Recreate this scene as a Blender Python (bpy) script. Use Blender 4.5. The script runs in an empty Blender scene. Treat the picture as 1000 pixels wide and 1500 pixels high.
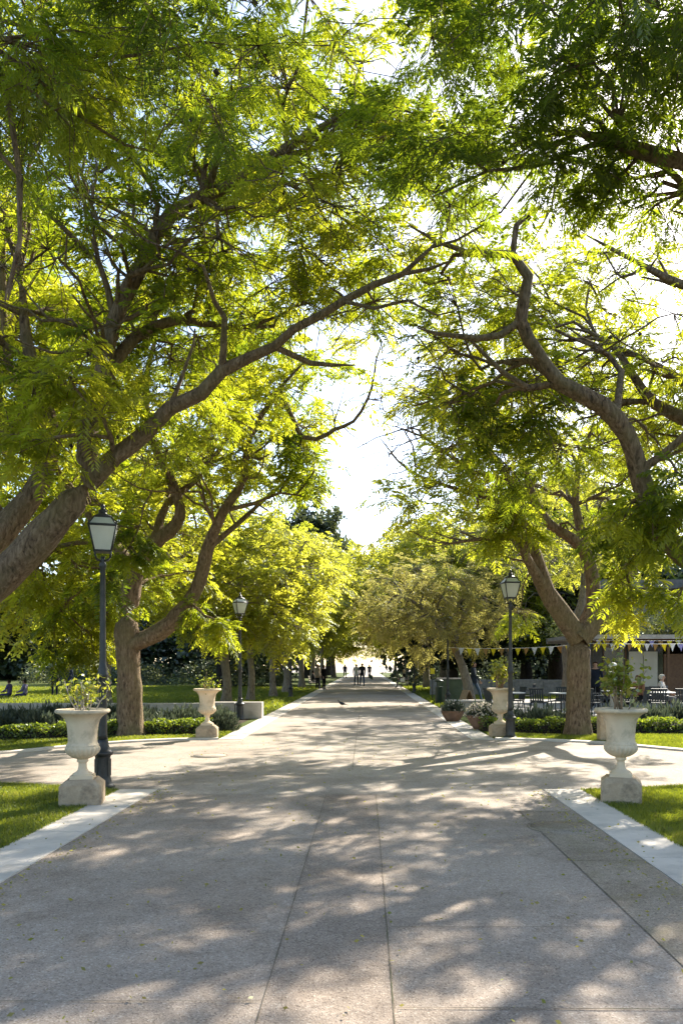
import bpy, bmesh, math, random
import numpy as np
from mathutils import Vector, Matrix, noise as mnoise

random.seed(7)
sc = bpy.context.scene
COL = sc.collection
PI = math.pi
F = 1150.0            # focal length of the photograph in its own pixels (lens 27.6 mm on a 36 mm long side)
CX, CY, EYE = 535.0, 975.0, 1.6


def at(px, py, Y):
    """point of the place seen at (px, py) of the photograph, Y metres down the avenue"""
    return (round((px - CX) * Y / F, 3), Y, round(EYE - (py - CY) * Y / F, 3))


# ------------------------------------------------------------------ properties
def tag(o, label=None, cat=None, group=None, kind=None):
    if label: o['label'] = label
    if cat: o['category'] = cat
    if group: o['group'] = group
    if kind: o['kind'] = kind
    return o


def empty(name, loc, rz=0, label=None, cat=None, group=None):
    o = bpy.data.objects.new(name, None)
    COL.objects.link(o)
    o.location = loc
    o.rotation_euler = (0, 0, rz)
    o.empty_display_size = 0.2
    return tag(o, label, cat, group)


def dup(root, loc, rz, label=None, scale=None):
    """copy of a thing with copies of its parts and sub-parts (mesh data shared)"""
    r = root.copy(); COL.objects.link(r)
    r.location = loc
    r.rotation_euler = (0, 0, rz)
    if scale is not None: r.scale = scale
    if label: r['label'] = label
    for ch in list(root.children):
        c = ch.copy(); COL.objects.link(c); c.parent = r
        for g in list(ch.children):
            d = g.copy(); COL.objects.link(d); d.parent = c
    return r


# ------------------------------------------------------------------ materials
def new_mat(name):
    m = bpy.data.materials.new(name)
    m.use_nodes = True
    nt = m.node_tree
    nt.nodes.clear()
    out = nt.nodes.new('ShaderNodeOutputMaterial')
    return m, nt, out


def N(nt, t, **kw):
    n = nt.nodes.new(t)
    for k, v in kw.items():
        if k.startswith('i_'):
            key = k[2:]
            n.inputs[int(key) if key.isdigit() else key.replace('_', ' ')].default_value = v
        else:
            setattr(n, k, v)
    return n


def ramp(nt, stops):
    r = nt.nodes.new('ShaderNodeValToRGB')
    e = r.color_ramp.elements
    while len(e) < len(stops): e.new(0.5)
    for k, (p, c) in enumerate(stops):
        e[k].position = p
        e[k].color = (c[0], c[1], c[2], 1)
    return r


def rough_mat(name, c1, c2, scale=6.0, rough=0.85, bump=0.25, bscale=40.0, spec=0.3, metal=0.0, dirt=None, dscale=1.5):
    """mottled matt surface: two tones by noise, fine bump, optional larger stains"""
    m, nt, out = new_mat(name)
    b = N(nt, 'ShaderNodeBsdfPrincipled')
    tc = N(nt, 'ShaderNodeTexCoord')
    n1 = N(nt, 'ShaderNodeTexNoise', i_Scale=scale, i_Detail=8.0, i_Roughness=0.65)
    nt.links.new(tc.outputs['Object'], n1.inputs['Vector'])
    r = ramp(nt, [(0.32, c1), (0.68, c2)])
    nt.links.new(n1.outputs['Fac'], r.inputs['Fac'])
    col = r.outputs['Color']
    if dirt:
        n3 = N(nt, 'ShaderNodeTexNoise', i_Scale=dscale, i_Detail=6.0, i_Roughness=0.7)
        nt.links.new(tc.outputs['Object'], n3.inputs['Vector'])
        r3 = ramp(nt, [(0.5, (0, 0, 0)), (0.72, (1, 1, 1))])
        nt.links.new(n3.outputs['Fac'], r3.inputs['Fac'])
        mx = N(nt, 'ShaderNodeMix', data_type='RGBA')
        nt.links.new(r3.outputs['Color'], mx.inputs['Factor'])
        nt.links.new(col, mx.inputs['A'])
        mx.inputs['B'].default_value = (*dirt, 1)
        col = mx.outputs['Result']
    nt.links.new(col, b.inputs['Base Color'])
    b.inputs['Roughness'].default_value = rough
    b.inputs['Specular IOR Level'].default_value = spec
    b.inputs['Metallic'].default_value = metal
    if bump:
        n2 = N(nt, 'ShaderNodeTexNoise', i_Scale=bscale, i_Detail=6.0, i_Roughness=0.7)
        nt.links.new(tc.outputs['Object'], n2.inputs['Vector'])
        bp = N(nt, 'ShaderNodeBump', i_Strength=bump, i_Distance=0.02)
        nt.links.new(n2.outputs['Fac'], bp.inputs['Height'])
        nt.links.new(bp.outputs['Normal'], b.inputs['Normal'])
    nt.links.new(b.outputs['BSDF'], out.inputs['Surface'])
    return m


def leaf_mat(name, stops, trans_stops, k=0.55, gloss=0.05, rough=0.45):
    """thin leaf: reflects one colour, lets a yellower one through; both vary leaf by leaf"""
    m, nt, out = new_mat(name)
    a = N(nt, 'ShaderNodeAttribute', attribute_name='tint')
    r1 = ramp(nt, stops); r2 = ramp(nt, trans_stops)
    nt.links.new(a.outputs['Fac'], r1.inputs['Fac'])
    nt.links.new(a.outputs['Fac'], r2.inputs['Fac'])
    d = N(nt, 'ShaderNodeBsdfDiffuse'); t = N(nt, 'ShaderNodeBsdfTranslucent')
    nt.links.new(r1.outputs['Color'], d.inputs['Color'])
    nt.links.new(r2.outputs['Color'], t.inputs['Color'])
    mx = N(nt, 'ShaderNodeMixShader', i_Fac=k)
    nt.links.new(d.outputs['BSDF'], mx.inputs[1]); nt.links.new(t.outputs['BSDF'], mx.inputs[2])
    g = N(nt, 'ShaderNodeBsdfGlossy', i_Roughness=rough)
    g.inputs['Color'].default_value = (0.9, 0.95, 0.8, 1)
    mx2 = N(nt, 'ShaderNodeMixShader', i_Fac=gloss)
    nt.links.new(mx.outputs['Shader'], mx2.inputs[1]); nt.links.new(g.outputs['BSDF'], mx2.inputs[2])
    nt.links.new(mx2.outputs['Shader'], out.inputs['Surface'])
    return m


def bark_mat(name, dark, mid, light, moss=None, vscale=1.0):
    m, nt, out = new_mat(name)
    b = N(nt, 'ShaderNodeBsdfPrincipled', i_Roughness=0.9)
    b.inputs['Specular IOR Level'].default_value = 0.2
    tc = N(nt, 'ShaderNodeTexCoord')
    mp = N(nt, 'ShaderNodeMapping')
    mp.inputs['Scale'].default_value = (1, 1, 0.28)
    nt.links.new(tc.outputs['Object'], mp.inputs['Vector'])
    n1 = N(nt, 'ShaderNodeTexNoise', i_Scale=22.0 * vscale, i_Detail=9.0, i_Roughness=0.7, i_Distortion=0.6)
    nt.links.new(mp.outputs['Vector'], n1.inputs['Vector'])
    n2 = N(nt, 'ShaderNodeTexNoise', i_Scale=2.2, i_Detail=5.0)
    nt.links.new(tc.outputs['Object'], n2.inputs['Vector'])
    r = ramp(nt, [(0.34, dark), (0.5, mid), (0.68, light)])
    nt.links.new(n1.outputs['Fac'], r.inputs['Fac'])
    r2 = ramp(nt, [(0.42, (0.0, 0.0, 0.0)), (0.66, (1, 1, 1))])
    nt.links.new(n2.outputs['Fac'], r2.inputs['Fac'])
    mx = N(nt, 'ShaderNodeMix', data_type='RGBA')
    fm = N(nt, 'ShaderNodeMath', operation='MULTIPLY', i_1=0.55)
    nt.links.new(r2.outputs['Color'], fm.inputs[0])
    nt.links.new(fm.outputs[0], mx.inputs['Factor'])
    nt.links.new(r.outputs['Color'], mx.inputs['A'])
    mx.inputs['B'].default_value = (*(moss or light), 1)
    nt.links.new(mx.outputs['Result'], b.inputs['Base Color'])
    bp = N(nt, 'ShaderNodeBump', i_Strength=1.0, i_Distance=0.06)
    nt.links.new(n1.outputs['Fac'], bp.inputs['Height'])
    nt.links.new(bp.outputs['Normal'], b.inputs['Normal'])
    nt.links.new(b.outputs['BSDF'], out.inputs['Surface'])
    return m


def paving_mat(name, base, dark, lite, moss=None, speck=1.0, fine=150.0):
    """exposed aggregate concrete: pale and dark stones in a grey-brown matrix, broad worn stains"""
    m, nt, out = new_mat(name)
    b = N(nt, 'ShaderNodeBsdfPrincipled', i_Roughness=0.88)
    b.inputs['Specular IOR Level'].default_value = 0.25
    tc = N(nt, 'ShaderNodeTexCoord')
    v = N(nt, 'ShaderNodeTexVoronoi', i_Scale=fine)
    nt.links.new(tc.outputs['Object'], v.inputs['Vector'])
    sp = N(nt, 'ShaderNodeSeparateColor')
    nt.links.new(v.outputs['Color'], sp.inputs[0])
    r = ramp(nt, [(0.0, dark), (0.22, base), (0.78, base), (1.0, lite)])
    nt.links.new(sp.outputs[0], r.inputs['Fac'])
    n2 = N(nt, 'ShaderNodeTexNoise', i_Scale=0.9, i_Detail=9.0, i_Roughness=0.72)
    nt.links.new(tc.outputs['Object'], n2.inputs['Vector'])
    r2 = ramp(nt, [(0.3, (0.62, 0.60, 0.58)), (0.52, (1, 1, 1)), (0.72, (1.16, 1.14, 1.12))])
    nt.links.new(n2.outputs['Fac'], r2.inputs['Fac'])
    mu = N(nt, 'ShaderNodeMix', data_type='RGBA', blend_type='MULTIPLY')
    mu.inputs['Factor'].default_value = 0.8
    nt.links.new(r.outputs['Color'], mu.inputs['A']); nt.links.new(r2.outputs['Color'], mu.inputs['B'])
    col = mu.outputs['Result']
    n4 = N(nt, 'ShaderNodeTexNoise', i_Scale=26.0, i_Detail=5.0, i_Roughness=0.7)
    nt.links.new(tc.outputs['Object'], n4.inputs['Vector'])
    r4 = ramp(nt, [(0.30, (0.72, 0.70, 0.68)), (0.5, (1, 1, 1)), (0.7, (1.14, 1.13, 1.1))])
    nt.links.new(n4.outputs['Fac'], r4.inputs['Fac'])
    mu2 = N(nt, 'ShaderNodeMix', data_type='RGBA', blend_type='MULTIPLY')
    mu2.inputs['Factor'].default_value = 0.7 * speck
    nt.links.new(col, mu2.inputs['A']); nt.links.new(r4.outputs['Color'], mu2.inputs['B'])
    col = mu2.outputs['Result']
    for sc_, lo, hi, tone, amt in ((0.35, .46, .60, (0.74, 0.70, 0.66), .8), (2.6, .57, .68, (0.64, 0.60, 0.55), .75), (7.0, .62, .72, (1.3, 1.27, 1.22), .6), (11.0, .66, .73, (0.45, 0.40, 0.36), .7)):
        n5 = N(nt, 'ShaderNodeTexNoise', i_Scale=sc_, i_Detail=10.0, i_Roughness=0.75, i_Distortion=0.4)
        nt.links.new(tc.outputs['Object'], n5.inputs['Vector'])
        r5 = ramp(nt, [(lo, (0, 0, 0)), (hi, (amt, amt, amt))])
        nt.links.new(n5.outputs['Fac'], r5.inputs['Fac'])
        m5 = N(nt, 'ShaderNodeMix', data_type='RGBA', blend_type='MULTIPLY')
        nt.links.new(r5.outputs['Color'], m5.inputs['Factor'])
        nt.links.new(col, m5.inputs['A']); m5.inputs['B'].default_value = (*tone, 1)
        col = m5.outputs['Result']
    if moss:
        n3 = N(nt, 'ShaderNodeTexNoise', i_Scale=2.3, i_Detail=8.0, i_Roughness=0.75)
        nt.links.new(tc.outputs['Object'], n3.inputs['Vector'])
        r3 = ramp(nt, [(0.48, (0, 0, 0)), (0.75, (0.8, 0.8, 0.8))])
        nt.links.new(n3.outputs['Fac'], r3.inputs['Fac'])
        mx = N(nt, 'ShaderNodeMix', data_type='RGBA')
        nt.links.new(r3.outputs['Color'], mx.inputs['Factor'])
        nt.links.new(col, mx.inputs['A'])
        mx.inputs['B'].default_value = (*moss, 1)
        col = mx.outputs['Result']
    nt.links.new(col, b.inputs['Base Color'])
    bp = N(nt, 'ShaderNodeBump', i_Strength=0.5 * speck, i_Distance=0.006)
    nt.links.new(v.outputs['Distance'], bp.inputs['Height'])
    nt.links.new(bp.outputs['Normal'], b.inputs['Normal'])
    nt.links.new(b.outputs['BSDF'], out.inputs['Surface'])
    return m


def glass_mat(name):
    """frosted milky lantern pane"""
    m, nt, out = new_mat(name)
    d = N(nt, 'ShaderNodeBsdfDiffuse'); d.inputs['Color'].default_value = (0.75, 0.78, 0.7, 1)
    t = N(nt, 'ShaderNodeBsdfTranslucent'); t.inputs['Color'].default_value = (0.92, 0.94, 0.86, 1)
    g = N(nt, 'ShaderNodeBsdfGlossy', i_Roughness=0.12)
    n1 = N(nt, 'ShaderNodeTexNoise', i_Scale=9.0, i_Detail=4.0)
    tc = N(nt, 'ShaderNodeTexCoord')
    nt.links.new(tc.outputs['Object'], n1.inputs['Vector'])
    r = ramp(nt, [(0.3, (0.66, 0.69, 0.61)), (0.7, (0.82, 0.84, 0.77))])
    nt.links.new(n1.outputs['Fac'], r.inputs['Fac'])
    nt.links.new(r.outputs['Color'], d.inputs['Color'])
    mx = N(nt, 'ShaderNodeMixShader', i_Fac=0.6)
    nt.links.new(d.outputs[0], mx.inputs[1]); nt.links.new(t.outputs[0], mx.inputs[2])
    m2 = N(nt, 'ShaderNodeMixShader', i_Fac=0.1)
    nt.links.new(mx.outputs[0], m2.inputs[1]); nt.links.new(g.outputs[0], m2.inputs[2])
    nt.links.new(m2.outputs[0], out.inputs['Surface'])
    return m


def lin(c): return tuple(c)

M = {}
JA = [(0.0, (0.030, 0.055, 0.012)), (0.45, (0.065, 0.100, 0.014)), (1.0, (0.120, 0.135, 0.018))]
JT = [(0.0, (0.18, 0.26, 0.012)), (0.45, (0.42, 0.49, 0.016)), (1.0, (0.68, 0.66, 0.033))]
M['leaf'] = leaf_mat('jacaranda_leaf', JA, JT, 0.65, 0.04)
M['leaf_pale'] = leaf_mat('pale_jacaranda_leaf', [(0.0, (0.05, 0.09, 0.014)), (1.0, (0.12, 0.14, 0.022))],
                          [(0.0, (0.42, 0.47, 0.025)), (1.0, (0.76, 0.73, 0.07))], 0.6, 0.05)
M['leaf_brown'] = leaf_mat('drying_leaf', [(0.0, (0.10, 0.088, 0.03)), (0.7, (0.16, 0.135, 0.045)), (1.0, (0.10, 0.12, 0.02))],
                           [(0.0, (0.48, 0.43, 0.10)), (0.7, (0.68, 0.62, 0.16)), (1.0, (0.34, 0.38, 0.04))], 0.5, 0.04)
M['leaf_dark'] = leaf_mat('evergreen_leaf', [(0.0, (0.010, 0.020, 0.010)), (0.8, (0.03, 0.05, 0.02)), (1.0, (0.06, 0.07, 0.02))],
                          [(0.0, (0.008, 0.02, 0.006)), (0.8, (0.04, 0.07, 0.015)), (1.0, (0.16, 0.18, 0.03))], 0.35, 0.08)
M['leaf_olive'] = leaf_mat('olive_leaf', [(0.0, (0.03, 0.045, 0.02)), (1.0, (0.085, 0.095, 0.05))],
                           [(0.0, (0.05, 0.08, 0.02)), (1.0, (0.18, 0.19, 0.06))], 0.4, 0.06)
M['leaf_hedge'] = leaf_mat('hedge_leaf', [(0.0, (0.03, 0.06, 0.01)), (1.0, (0.10, 0.15, 0.02))],
                           [(0.0, (0.16, 0.25, 0.015)), (1.0, (0.42, 0.48, 0.03))], 0.5, 0.06)
M['leaf_lavender'] = leaf_mat('lavender_leaf', [(0.0, (0.035, 0.05, 0.035)), (1.0, (0.10, 0.115, 0.09))],
                              [(0.0, (0.04, 0.06, 0.03)), (1.0, (0.14, 0.16, 0.09))], 0.35, 0.04)
M['leaf_urn'] = leaf_mat('urn_plant_leaf', [(0.0, (0.03, 0.06, 0.012)), (0.7, (0.07, 0.11, 0.015)), (1.0, (0.15, 0.14, 0.03))],
                         [(0.0, (0.14, 0.22, 0.015)), (0.7, (0.46, 0.50, 0.03)), (1.0, (0.66, 0.58, 0.06))], 0.5, 0.08, 0.3)
M['petal'] = leaf_mat('cream_flower', [(0.0, (0.45, 0.40, 0.36)), (1.0, (0.68, 0.62, 0.54))],
                      [(0.0, (0.45, 0.38, 0.3)), (1.0, (0.6, 0.55, 0.45))], 0.4, 0.02)
M['grass'] = leaf_mat('grass_blade', [(0.0, (0.035, 0.06, 0.010)), (0.8, (0.09, 0.125, 0.016)), (1.0, (0.17, 0.14, 0.05))],
                      [(0.0, (0.10, 0.16, 0.01)), (0.8, (0.46, 0.50, 0.03)), (1.0, (0.5, 0.44, 0.09))], 0.5, 0.04)
M['bark'] = bark_mat('jacaranda_bark', (0.050, 0.034, 0.024), (0.215, 0.142, 0.09), (0.37, 0.27, 0.185), (0.20, 0.165, 0.08))
M['bark_pale'] = bark_mat('pale_bark', (0.09, 0.07, 0.055), (0.23, 0.185, 0.145), (0.36, 0.31, 0.255), (0.30, 0.27, 0.21))
M['bark_dark'] = bark_mat('dark_bark', (0.012, 0.009, 0.008), (0.035, 0.027, 0.022), (0.07, 0.055, 0.045), (0.04, 0.035, 0.03))
M['pod'] = rough_mat('seed_pod', (0.018, 0.012, 0.008), (0.06, 0.04, 0.025), 30, 0.7, 0)
M['urn'] = rough_mat('cast_stone', (0.62, 0.485, 0.325), (0.72, 0.585, 0.415), 5, 0.8, 0.25, 90, 0.25, 0, (0.30, 0.245, 0.17), 3.0)
M['plinth'] = rough_mat('plinth_stone', (0.37, 0.275, 0.18), (0.50, 0.39, 0.27), 9, 0.9, 0.6, 45, 0.2, 0, (0.17, 0.135, 0.10), 5.0)
M['iron'] = rough_mat('dark_painted_iron', (0.016, 0.017, 0.017), (0.032, 0.032, 0.031), 12, 0.42, 0.12, 60, 0.5, 0, (0.055, 0.045, 0.038), 6.0)
M['pane'] = glass_mat('milky_pane')
M['path'] = paving_mat('aggregate_paving', (0.36, 0.295, 0.24), (0.20, 0.158, 0.125), (0.50, 0.435, 0.365), None, .8, 120)
M['plaza'] = paving_mat('smooth_paving', (0.375, 0.32, 0.268), (0.25, 0.21, 0.175), (0.48, 0.42, 0.36), None, 0.7, 90)
M['band'] = paving_mat('brown_paving_band', (0.318, 0.256, 0.206), (0.16, 0.125, 0.10), (0.46, 0.395, 0.33), None, .8, 120)
M['mossy'] = paving_mat('mossy_paving', (0.315, 0.255, 0.195), (0.16, 0.13, 0.10), (0.46, 0.40, 0.32), (0.16, 0.14, 0.065), .8, 120)
M['joint'] = rough_mat('joint_dirt', (0.13, 0.105, 0.08), (0.22, 0.18, 0.135), 14, 0.95, 0.2, 80, 0.1, 0, (0.06, 0.08, 0.02), 2.0)
M['kerb'] = rough_mat('pale_kerb_stone', (0.55, 0.49, 0.42), (0.65, 0.585, 0.51), 4, 0.8, 0.25, 120, 0.25, 0, (0.38, 0.35, 0.31), 1.2)
M['lawn_sun_tone'] = rough_mat('pale_sunlit_lawn_tone', (0.42, 0.38, 0.26), (0.55, 0.50, 0.36), 3, 0.95, 0.4, 60, 0.1)  # lawn tone made pale, sunlight painted into the colour
M['lawn'] = rough_mat('lawn_soil_green', (0.045, 0.062, 0.014), (0.095, 0.125, 0.022), 3.5, 0.95, 0.6, 60, 0.1, 0, (0.12, 0.11, 0.045), 0.5)
M['soil'] = rough_mat('bed_soil', (0.03, 0.02, 0.013), (0.085, 0.06, 0.04), 14, 0.95, 0.8, 40, 0.1)
M['terrace'] = rough_mat('terrace_stone', (0.26, 0.25, 0.24), (0.38, 0.36, 0.34), 2, 0.85, 0.3, 60)
M['wallstone'] = rough_mat('low_wall_stone', (0.42, 0.375, 0.335), (0.56, 0.51, 0.46), 3, 0.85, 0.4, 40, 0.2, 0, (0.29, 0.25, 0.21), 1.5)
M['rubble'] = rough_mat('grey_rubble', (0.14, 0.14, 0.14), (0.30, 0.29, 0.28), 5, 0.9, 0.8, 14)
M['terracotta'] = rough_mat('old_terracotta', (0.16, 0.09, 0.06), (0.26, 0.16, 0.11), 8, 0.85, 0.4, 40)
M['plastic_dark'] = rough_mat('dark_blue_plastic', (0.022, 0.028, 0.034), (0.04, 0.046, 0.052), 6, 0.4, 0)
M['table_top'] = rough_mat('pale_table_top', (0.5, 0.5, 0.5), (0.62, 0.62, 0.62), 3, 0.35, 0, 40, 0.5)
M['wood'] = rough_mat('weathered_wood', (0.20, 0.13, 0.075), (0.33, 0.235, 0.15), 12, 0.75, 0.3, 30)
M['wood_pale'] = rough_mat('bleached_wood', (0.42, 0.36, 0.28), (0.55, 0.48, 0.39), 12, 0.75, 0.3, 30)
M['wood_grey'] = rough_mat('dark_grey_timber', (0.060, 0.056, 0.052), (0.11, 0.10, 0.09), 10, 0.7, 0.2, 30)
M['wood_brown'] = rough_mat('brown_door_wood', (0.10, 0.05, 0.025), (0.17, 0.09, 0.045), 10, 0.5, 0.2, 30)
M['render'] = rough_mat('cream_render', (0.50, 0.46, 0.38), (0.58, 0.54, 0.46), 3, 0.9, 0.2, 60)
M['roof'] = rough_mat('grey_roof_felt', (0.17, 0.16, 0.15), (0.28, 0.265, 0.25), 4, 0.9, 0.3, 30)
M['dark_glass'] = rough_mat('dark_window_glass', (0.010, 0.013, 0.017), (0.02, 0.026, 0.032), 2, 0.1, 0, 10, 0.6)
M['green_paint'] = rough_mat('dull_green_paint', (0.06, 0.085, 0.06), (0.10, 0.13, 0.09), 6, 0.6, 0.1, 50)
M['dark_green'] = rough_mat('dark_green_paint', (0.012, 0.028, 0.02), (0.02, 0.04, 0.028), 6, 0.5, 0.1, 50)
M['yellow_paint'] = rough_mat('yellow_paint', (0.55, 0.5, 0.03), (0.65, 0.6, 0.05), 5, 0.6, 0)
M['white_paint'] = rough_mat('white_paint', (0.74, 0.73, 0.70), (0.82, 0.81, 0.79), 5, 0.6, 0)
def cloth(name, c): return rough_mat(name, tuple(x * 0.8 for x in c), c, 20, 0.9, 0.2, 60, 0.1)
M['flag_white'] = leaf_mat('white_flag', [(0, (.7, .7, .72)), (1, (.75, .75, .76))], [(0, (.5, .5, .5)), (1, (.5, .5, .5))], .35, 0.01)
M['flag_yellow'] = leaf_mat('yellow_flag', [(0, (.72, .62, .03)), (1, (.75, .66, .04))], [(0, (.6, .5, .02)), (1, (.6, .5, .02))], .35, 0.01)
M['flag_brown'] = leaf_mat('ochre_flag', [(0, (.36, .22, .08)), (1, (.4, .26, .1))], [(0, (.3, .17, .05)), (1, (.3, .17, .05))], .35, 0.01)
M['flag_lilac'] = leaf_mat('lilac_flag', [(0, (.36, .34, .58)), (1, (.4, .38, .6))], [(0, (.3, .28, .5)), (1, (.3, .28, .5))], .35, 0.01)


# ------------------------------------------------------------------ mesh helpers
def mesh_np(name, V, Fq, mats, midx=None, tint=None, smooth=False, parent=None, loc=None):
    """one mesh object out of numpy arrays; Fq is (n, 3) or (n, 4)"""
    V = np.ascontiguousarray(V, dtype=np.float32); Fq = np.ascontiguousarray(Fq, dtype=np.int32)
    me = bpy.data.meshes.new(name)
    n, k = Fq.shape
    me.vertices.add(len(V)); me.vertices.foreach_set('co', V.ravel())
    me.loops.add(n * k); me.loops.foreach_set('vertex_index', Fq.ravel())
    me.polygons.add(n)
    me.polygons.foreach_set('loop_start', np.arange(0, n * k, k, dtype=np.int32))
    me.polygons.foreach_set('loop_total', np.full(n, k, dtype=np.int32))
    me.polygons.foreach_set('use_smooth', np.full(n, smooth, dtype=bool))
    for m in mats: me.materials.append(m)
    if midx is not None: me.polygons.foreach_set('material_index', np.asarray(midx, dtype=np.int32))
    if tint is not None:
        a = me.attributes.new('tint', 'FLOAT', 'FACE')
        a.data.foreach_set('value', np.asarray(tint, dtype=np.float32))
    me.update(calc_edges=True)
    o = bpy.data.objects.new(name, me)
    COL.objects.link(o)
    if parent is not None: o.parent = parent
    if loc is not None: o.location = loc
    return o


class MB:
    """collects shapes, then links them as ONE mesh object"""
    def __init__(s): s.v = []; s.f = []; s.m = []; s.sm = []
    def add(s, vs, fs, mi=0, smooth=False):
        b = len(s.v)
        s.v += [tuple(p) for p in vs]
        for f in fs:
            s.f.append(tuple(i + b for i in f)); s.m.append(mi); s.sm.append(smooth)
        return s
    def box(s, c, size, mi=0, rot=None, taper=1.0, ch=0.0):
        x, y, z = (d / 2 for d in size)
        if ch:   # chamfered vertical edges and top/bottom rims
            pts = []
            ring = lambda k: [(-x + k, -y), (x - k, -y), (x, -y + k), (x, y - k), (x - k, y), (-x + k, y), (-x, y - k), (-x, -y + k)]
            for zz, sc_ in ((-z, 1 - ch / max(x, 1e-6) * .6), (-z + ch, 1), (z - ch, 1), (z, 1 - ch / max(x, 1e-6) * .6)):
                pts += [(px * sc_, py * (1 - ch / max(y, 1e-6) * .6 if sc_ != 1 else 1), zz) for px, py in ring(ch)]
            fs = [tuple(range(7, -1, -1)), tuple(range(24, 32))]
            for r in range(3):
                for i in range(8):
                    fs.append((r * 8 + i, r * 8 + (i + 1) % 8, r * 8 + 8 + (i + 1) % 8, r * 8 + 8 + i))
        else:
            pts = [(-x, -y, -z), (x, -y, -z), (x, y, -z), (-x, y, -z),
                   (-x * taper, -y * taper, z), (x * taper, -y * taper, z), (x * taper, y * taper, z), (-x * taper, y * taper, z)]
            fs = [(3, 2, 1, 0), (4, 5, 6, 7), (0, 1, 5, 4), (1, 2, 6, 5), (2, 3, 7, 6), (3, 0, 4, 7)]
        R = rot or Matrix.Identity(3)
        c = Vector(c)
        return s.add([R @ Vector(p) + c for p in pts], fs, mi)
    def lathe(s, prof, seg=24, c=(0, 0, 0), mi=0, mod=None, smooth=True, sq=None, cap=True):
        vs = []; fs = []
        for r, z in prof:
            for i in range(seg):
                a = 2 * PI * i / seg
                rr = mod(r, z, a) if mod else r
                vs.append((c[0] + rr * math.cos(a), c[1] + rr * math.sin(a), c[2] + z))
        for k in range(len(prof) - 1):
            for i in range(seg):
                j = (i + 1) % seg
                fs.append((k * seg + i, k * seg + j, k * seg + seg + j, k * seg + seg + i))
        if cap:
            fs.append(tuple(range(seg - 1, -1, -1)))
            fs.append(tuple((len(prof) - 1) * seg + i for i in range(seg)))
        return s.add(vs, fs, mi, smooth)
    def tube(s, pts, r, seg=6, mi=0, r1=None, smooth=True):
        pts = [Vector(p) for p in pts]
        n = len(pts)
        vs = []; fs = []
        for k, p in enumerate(pts):
            t = (pts[min(k + 1, n - 1)] - pts[max(k - 1, 0)])
            t = t.normalized() if t.length > 1e-9 else Vector((0, 0, 1))
            ref = Vector((0, 0, 1)) if abs(t.z) < 0.9 else Vector((1, 0, 0))
            a = t.cross(ref).normalized(); b = t.cross(a)
            rr = r if r1 is None else r + (r1 - r) * k / max(1, n - 1)
            for i in range(seg):
                q = 2 * PI * i / seg
                vs.append(p + a * (rr * math.cos(q)) + b * (rr * math.sin(q)))
        for k in range(n - 1):
            for i in range(seg):
                j = (i + 1) % seg
                fs.append((k * seg + i, k * seg + seg + i, k * seg + seg + j, k * seg + j))
        fs.append(tuple(range(seg)))
        fs.append(tuple((n - 1) * seg + i for i in range(seg - 1, -1, -1)))
        return s.add(vs, fs, mi, smooth)
    def build(s, name, mats, parent=None, loc=None, tint=False):
        me = bpy.data.meshes.new(name)
        me.from_pydata(s.v, [], s.f)
        for m in (mats if isinstance(mats, (list, tuple)) else [mats]): me.materials.append(m)
        me.polygons.foreach_set('material_index', s.m)
        me.polygons.foreach_set('use_smooth', s.sm)
        if tint:
            a = me.attributes.new('tint', 'FLOAT', 'FACE')
            a.data.foreach_set('value', np.random.default_rng(len(s.f)).random(len(s.f)).astype(np.float32))
        me.update()
        o = bpy.data.objects.new(name, me)
        COL.objects.link(o)
        if parent is not None: o.parent = parent
        if loc is not None: o.location = loc
        return o


def sheet(name, poly, z, mat, kind='structure'):
    mb = MB(); mb.add([(x, y, z) for x, y in poly], [tuple(range(len(poly)))])
    o = mb.build(name, mat)
    o['kind'] = kind
    return o


# ------------------------------------------------------------------ tree generator
def unit(v):
    return v / np.maximum(np.linalg.norm(v, axis=-1, keepdims=True), 1e-9)


def catmull(pts, rad, step=0.3):
    P = np.array(pts, float); R = np.array(rad, float)
    if len(P) == 2:
        n = max(2, int(np.linalg.norm(P[1] - P[0]) / step))
        t = np.linspace(0, 1, n + 1)[:, None]
        return P[0] + (P[1] - P[0]) * t, R[0] + (R[1] - R[0]) * t[:, 0]
    Q = np.vstack([2 * P[0] - P[1], P, 2 * P[-1] - P[-2]])
    o = []; ro = []
    for i in range(len(P) - 1):
        p0, p1, p2, p3 = Q[i:i + 4]
        n = max(1, int(np.linalg.norm(p2 - p1) / step))
        for k in range(n):
            t = k / n
            o.append(0.5 * (2 * p1 + (p2 - p0) * t + (2 * p0 - 5 * p1 + 4 * p2 - p3) * t * t + (3 * p1 - p0 - 3 * p2 + p3) * t ** 3))
            ro.append(R[i] + (R[i + 1] - R[i]) * t)
    o.append(P[-1]); ro.append(R[-1])
    return np.array(o), np.array(ro)


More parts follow.
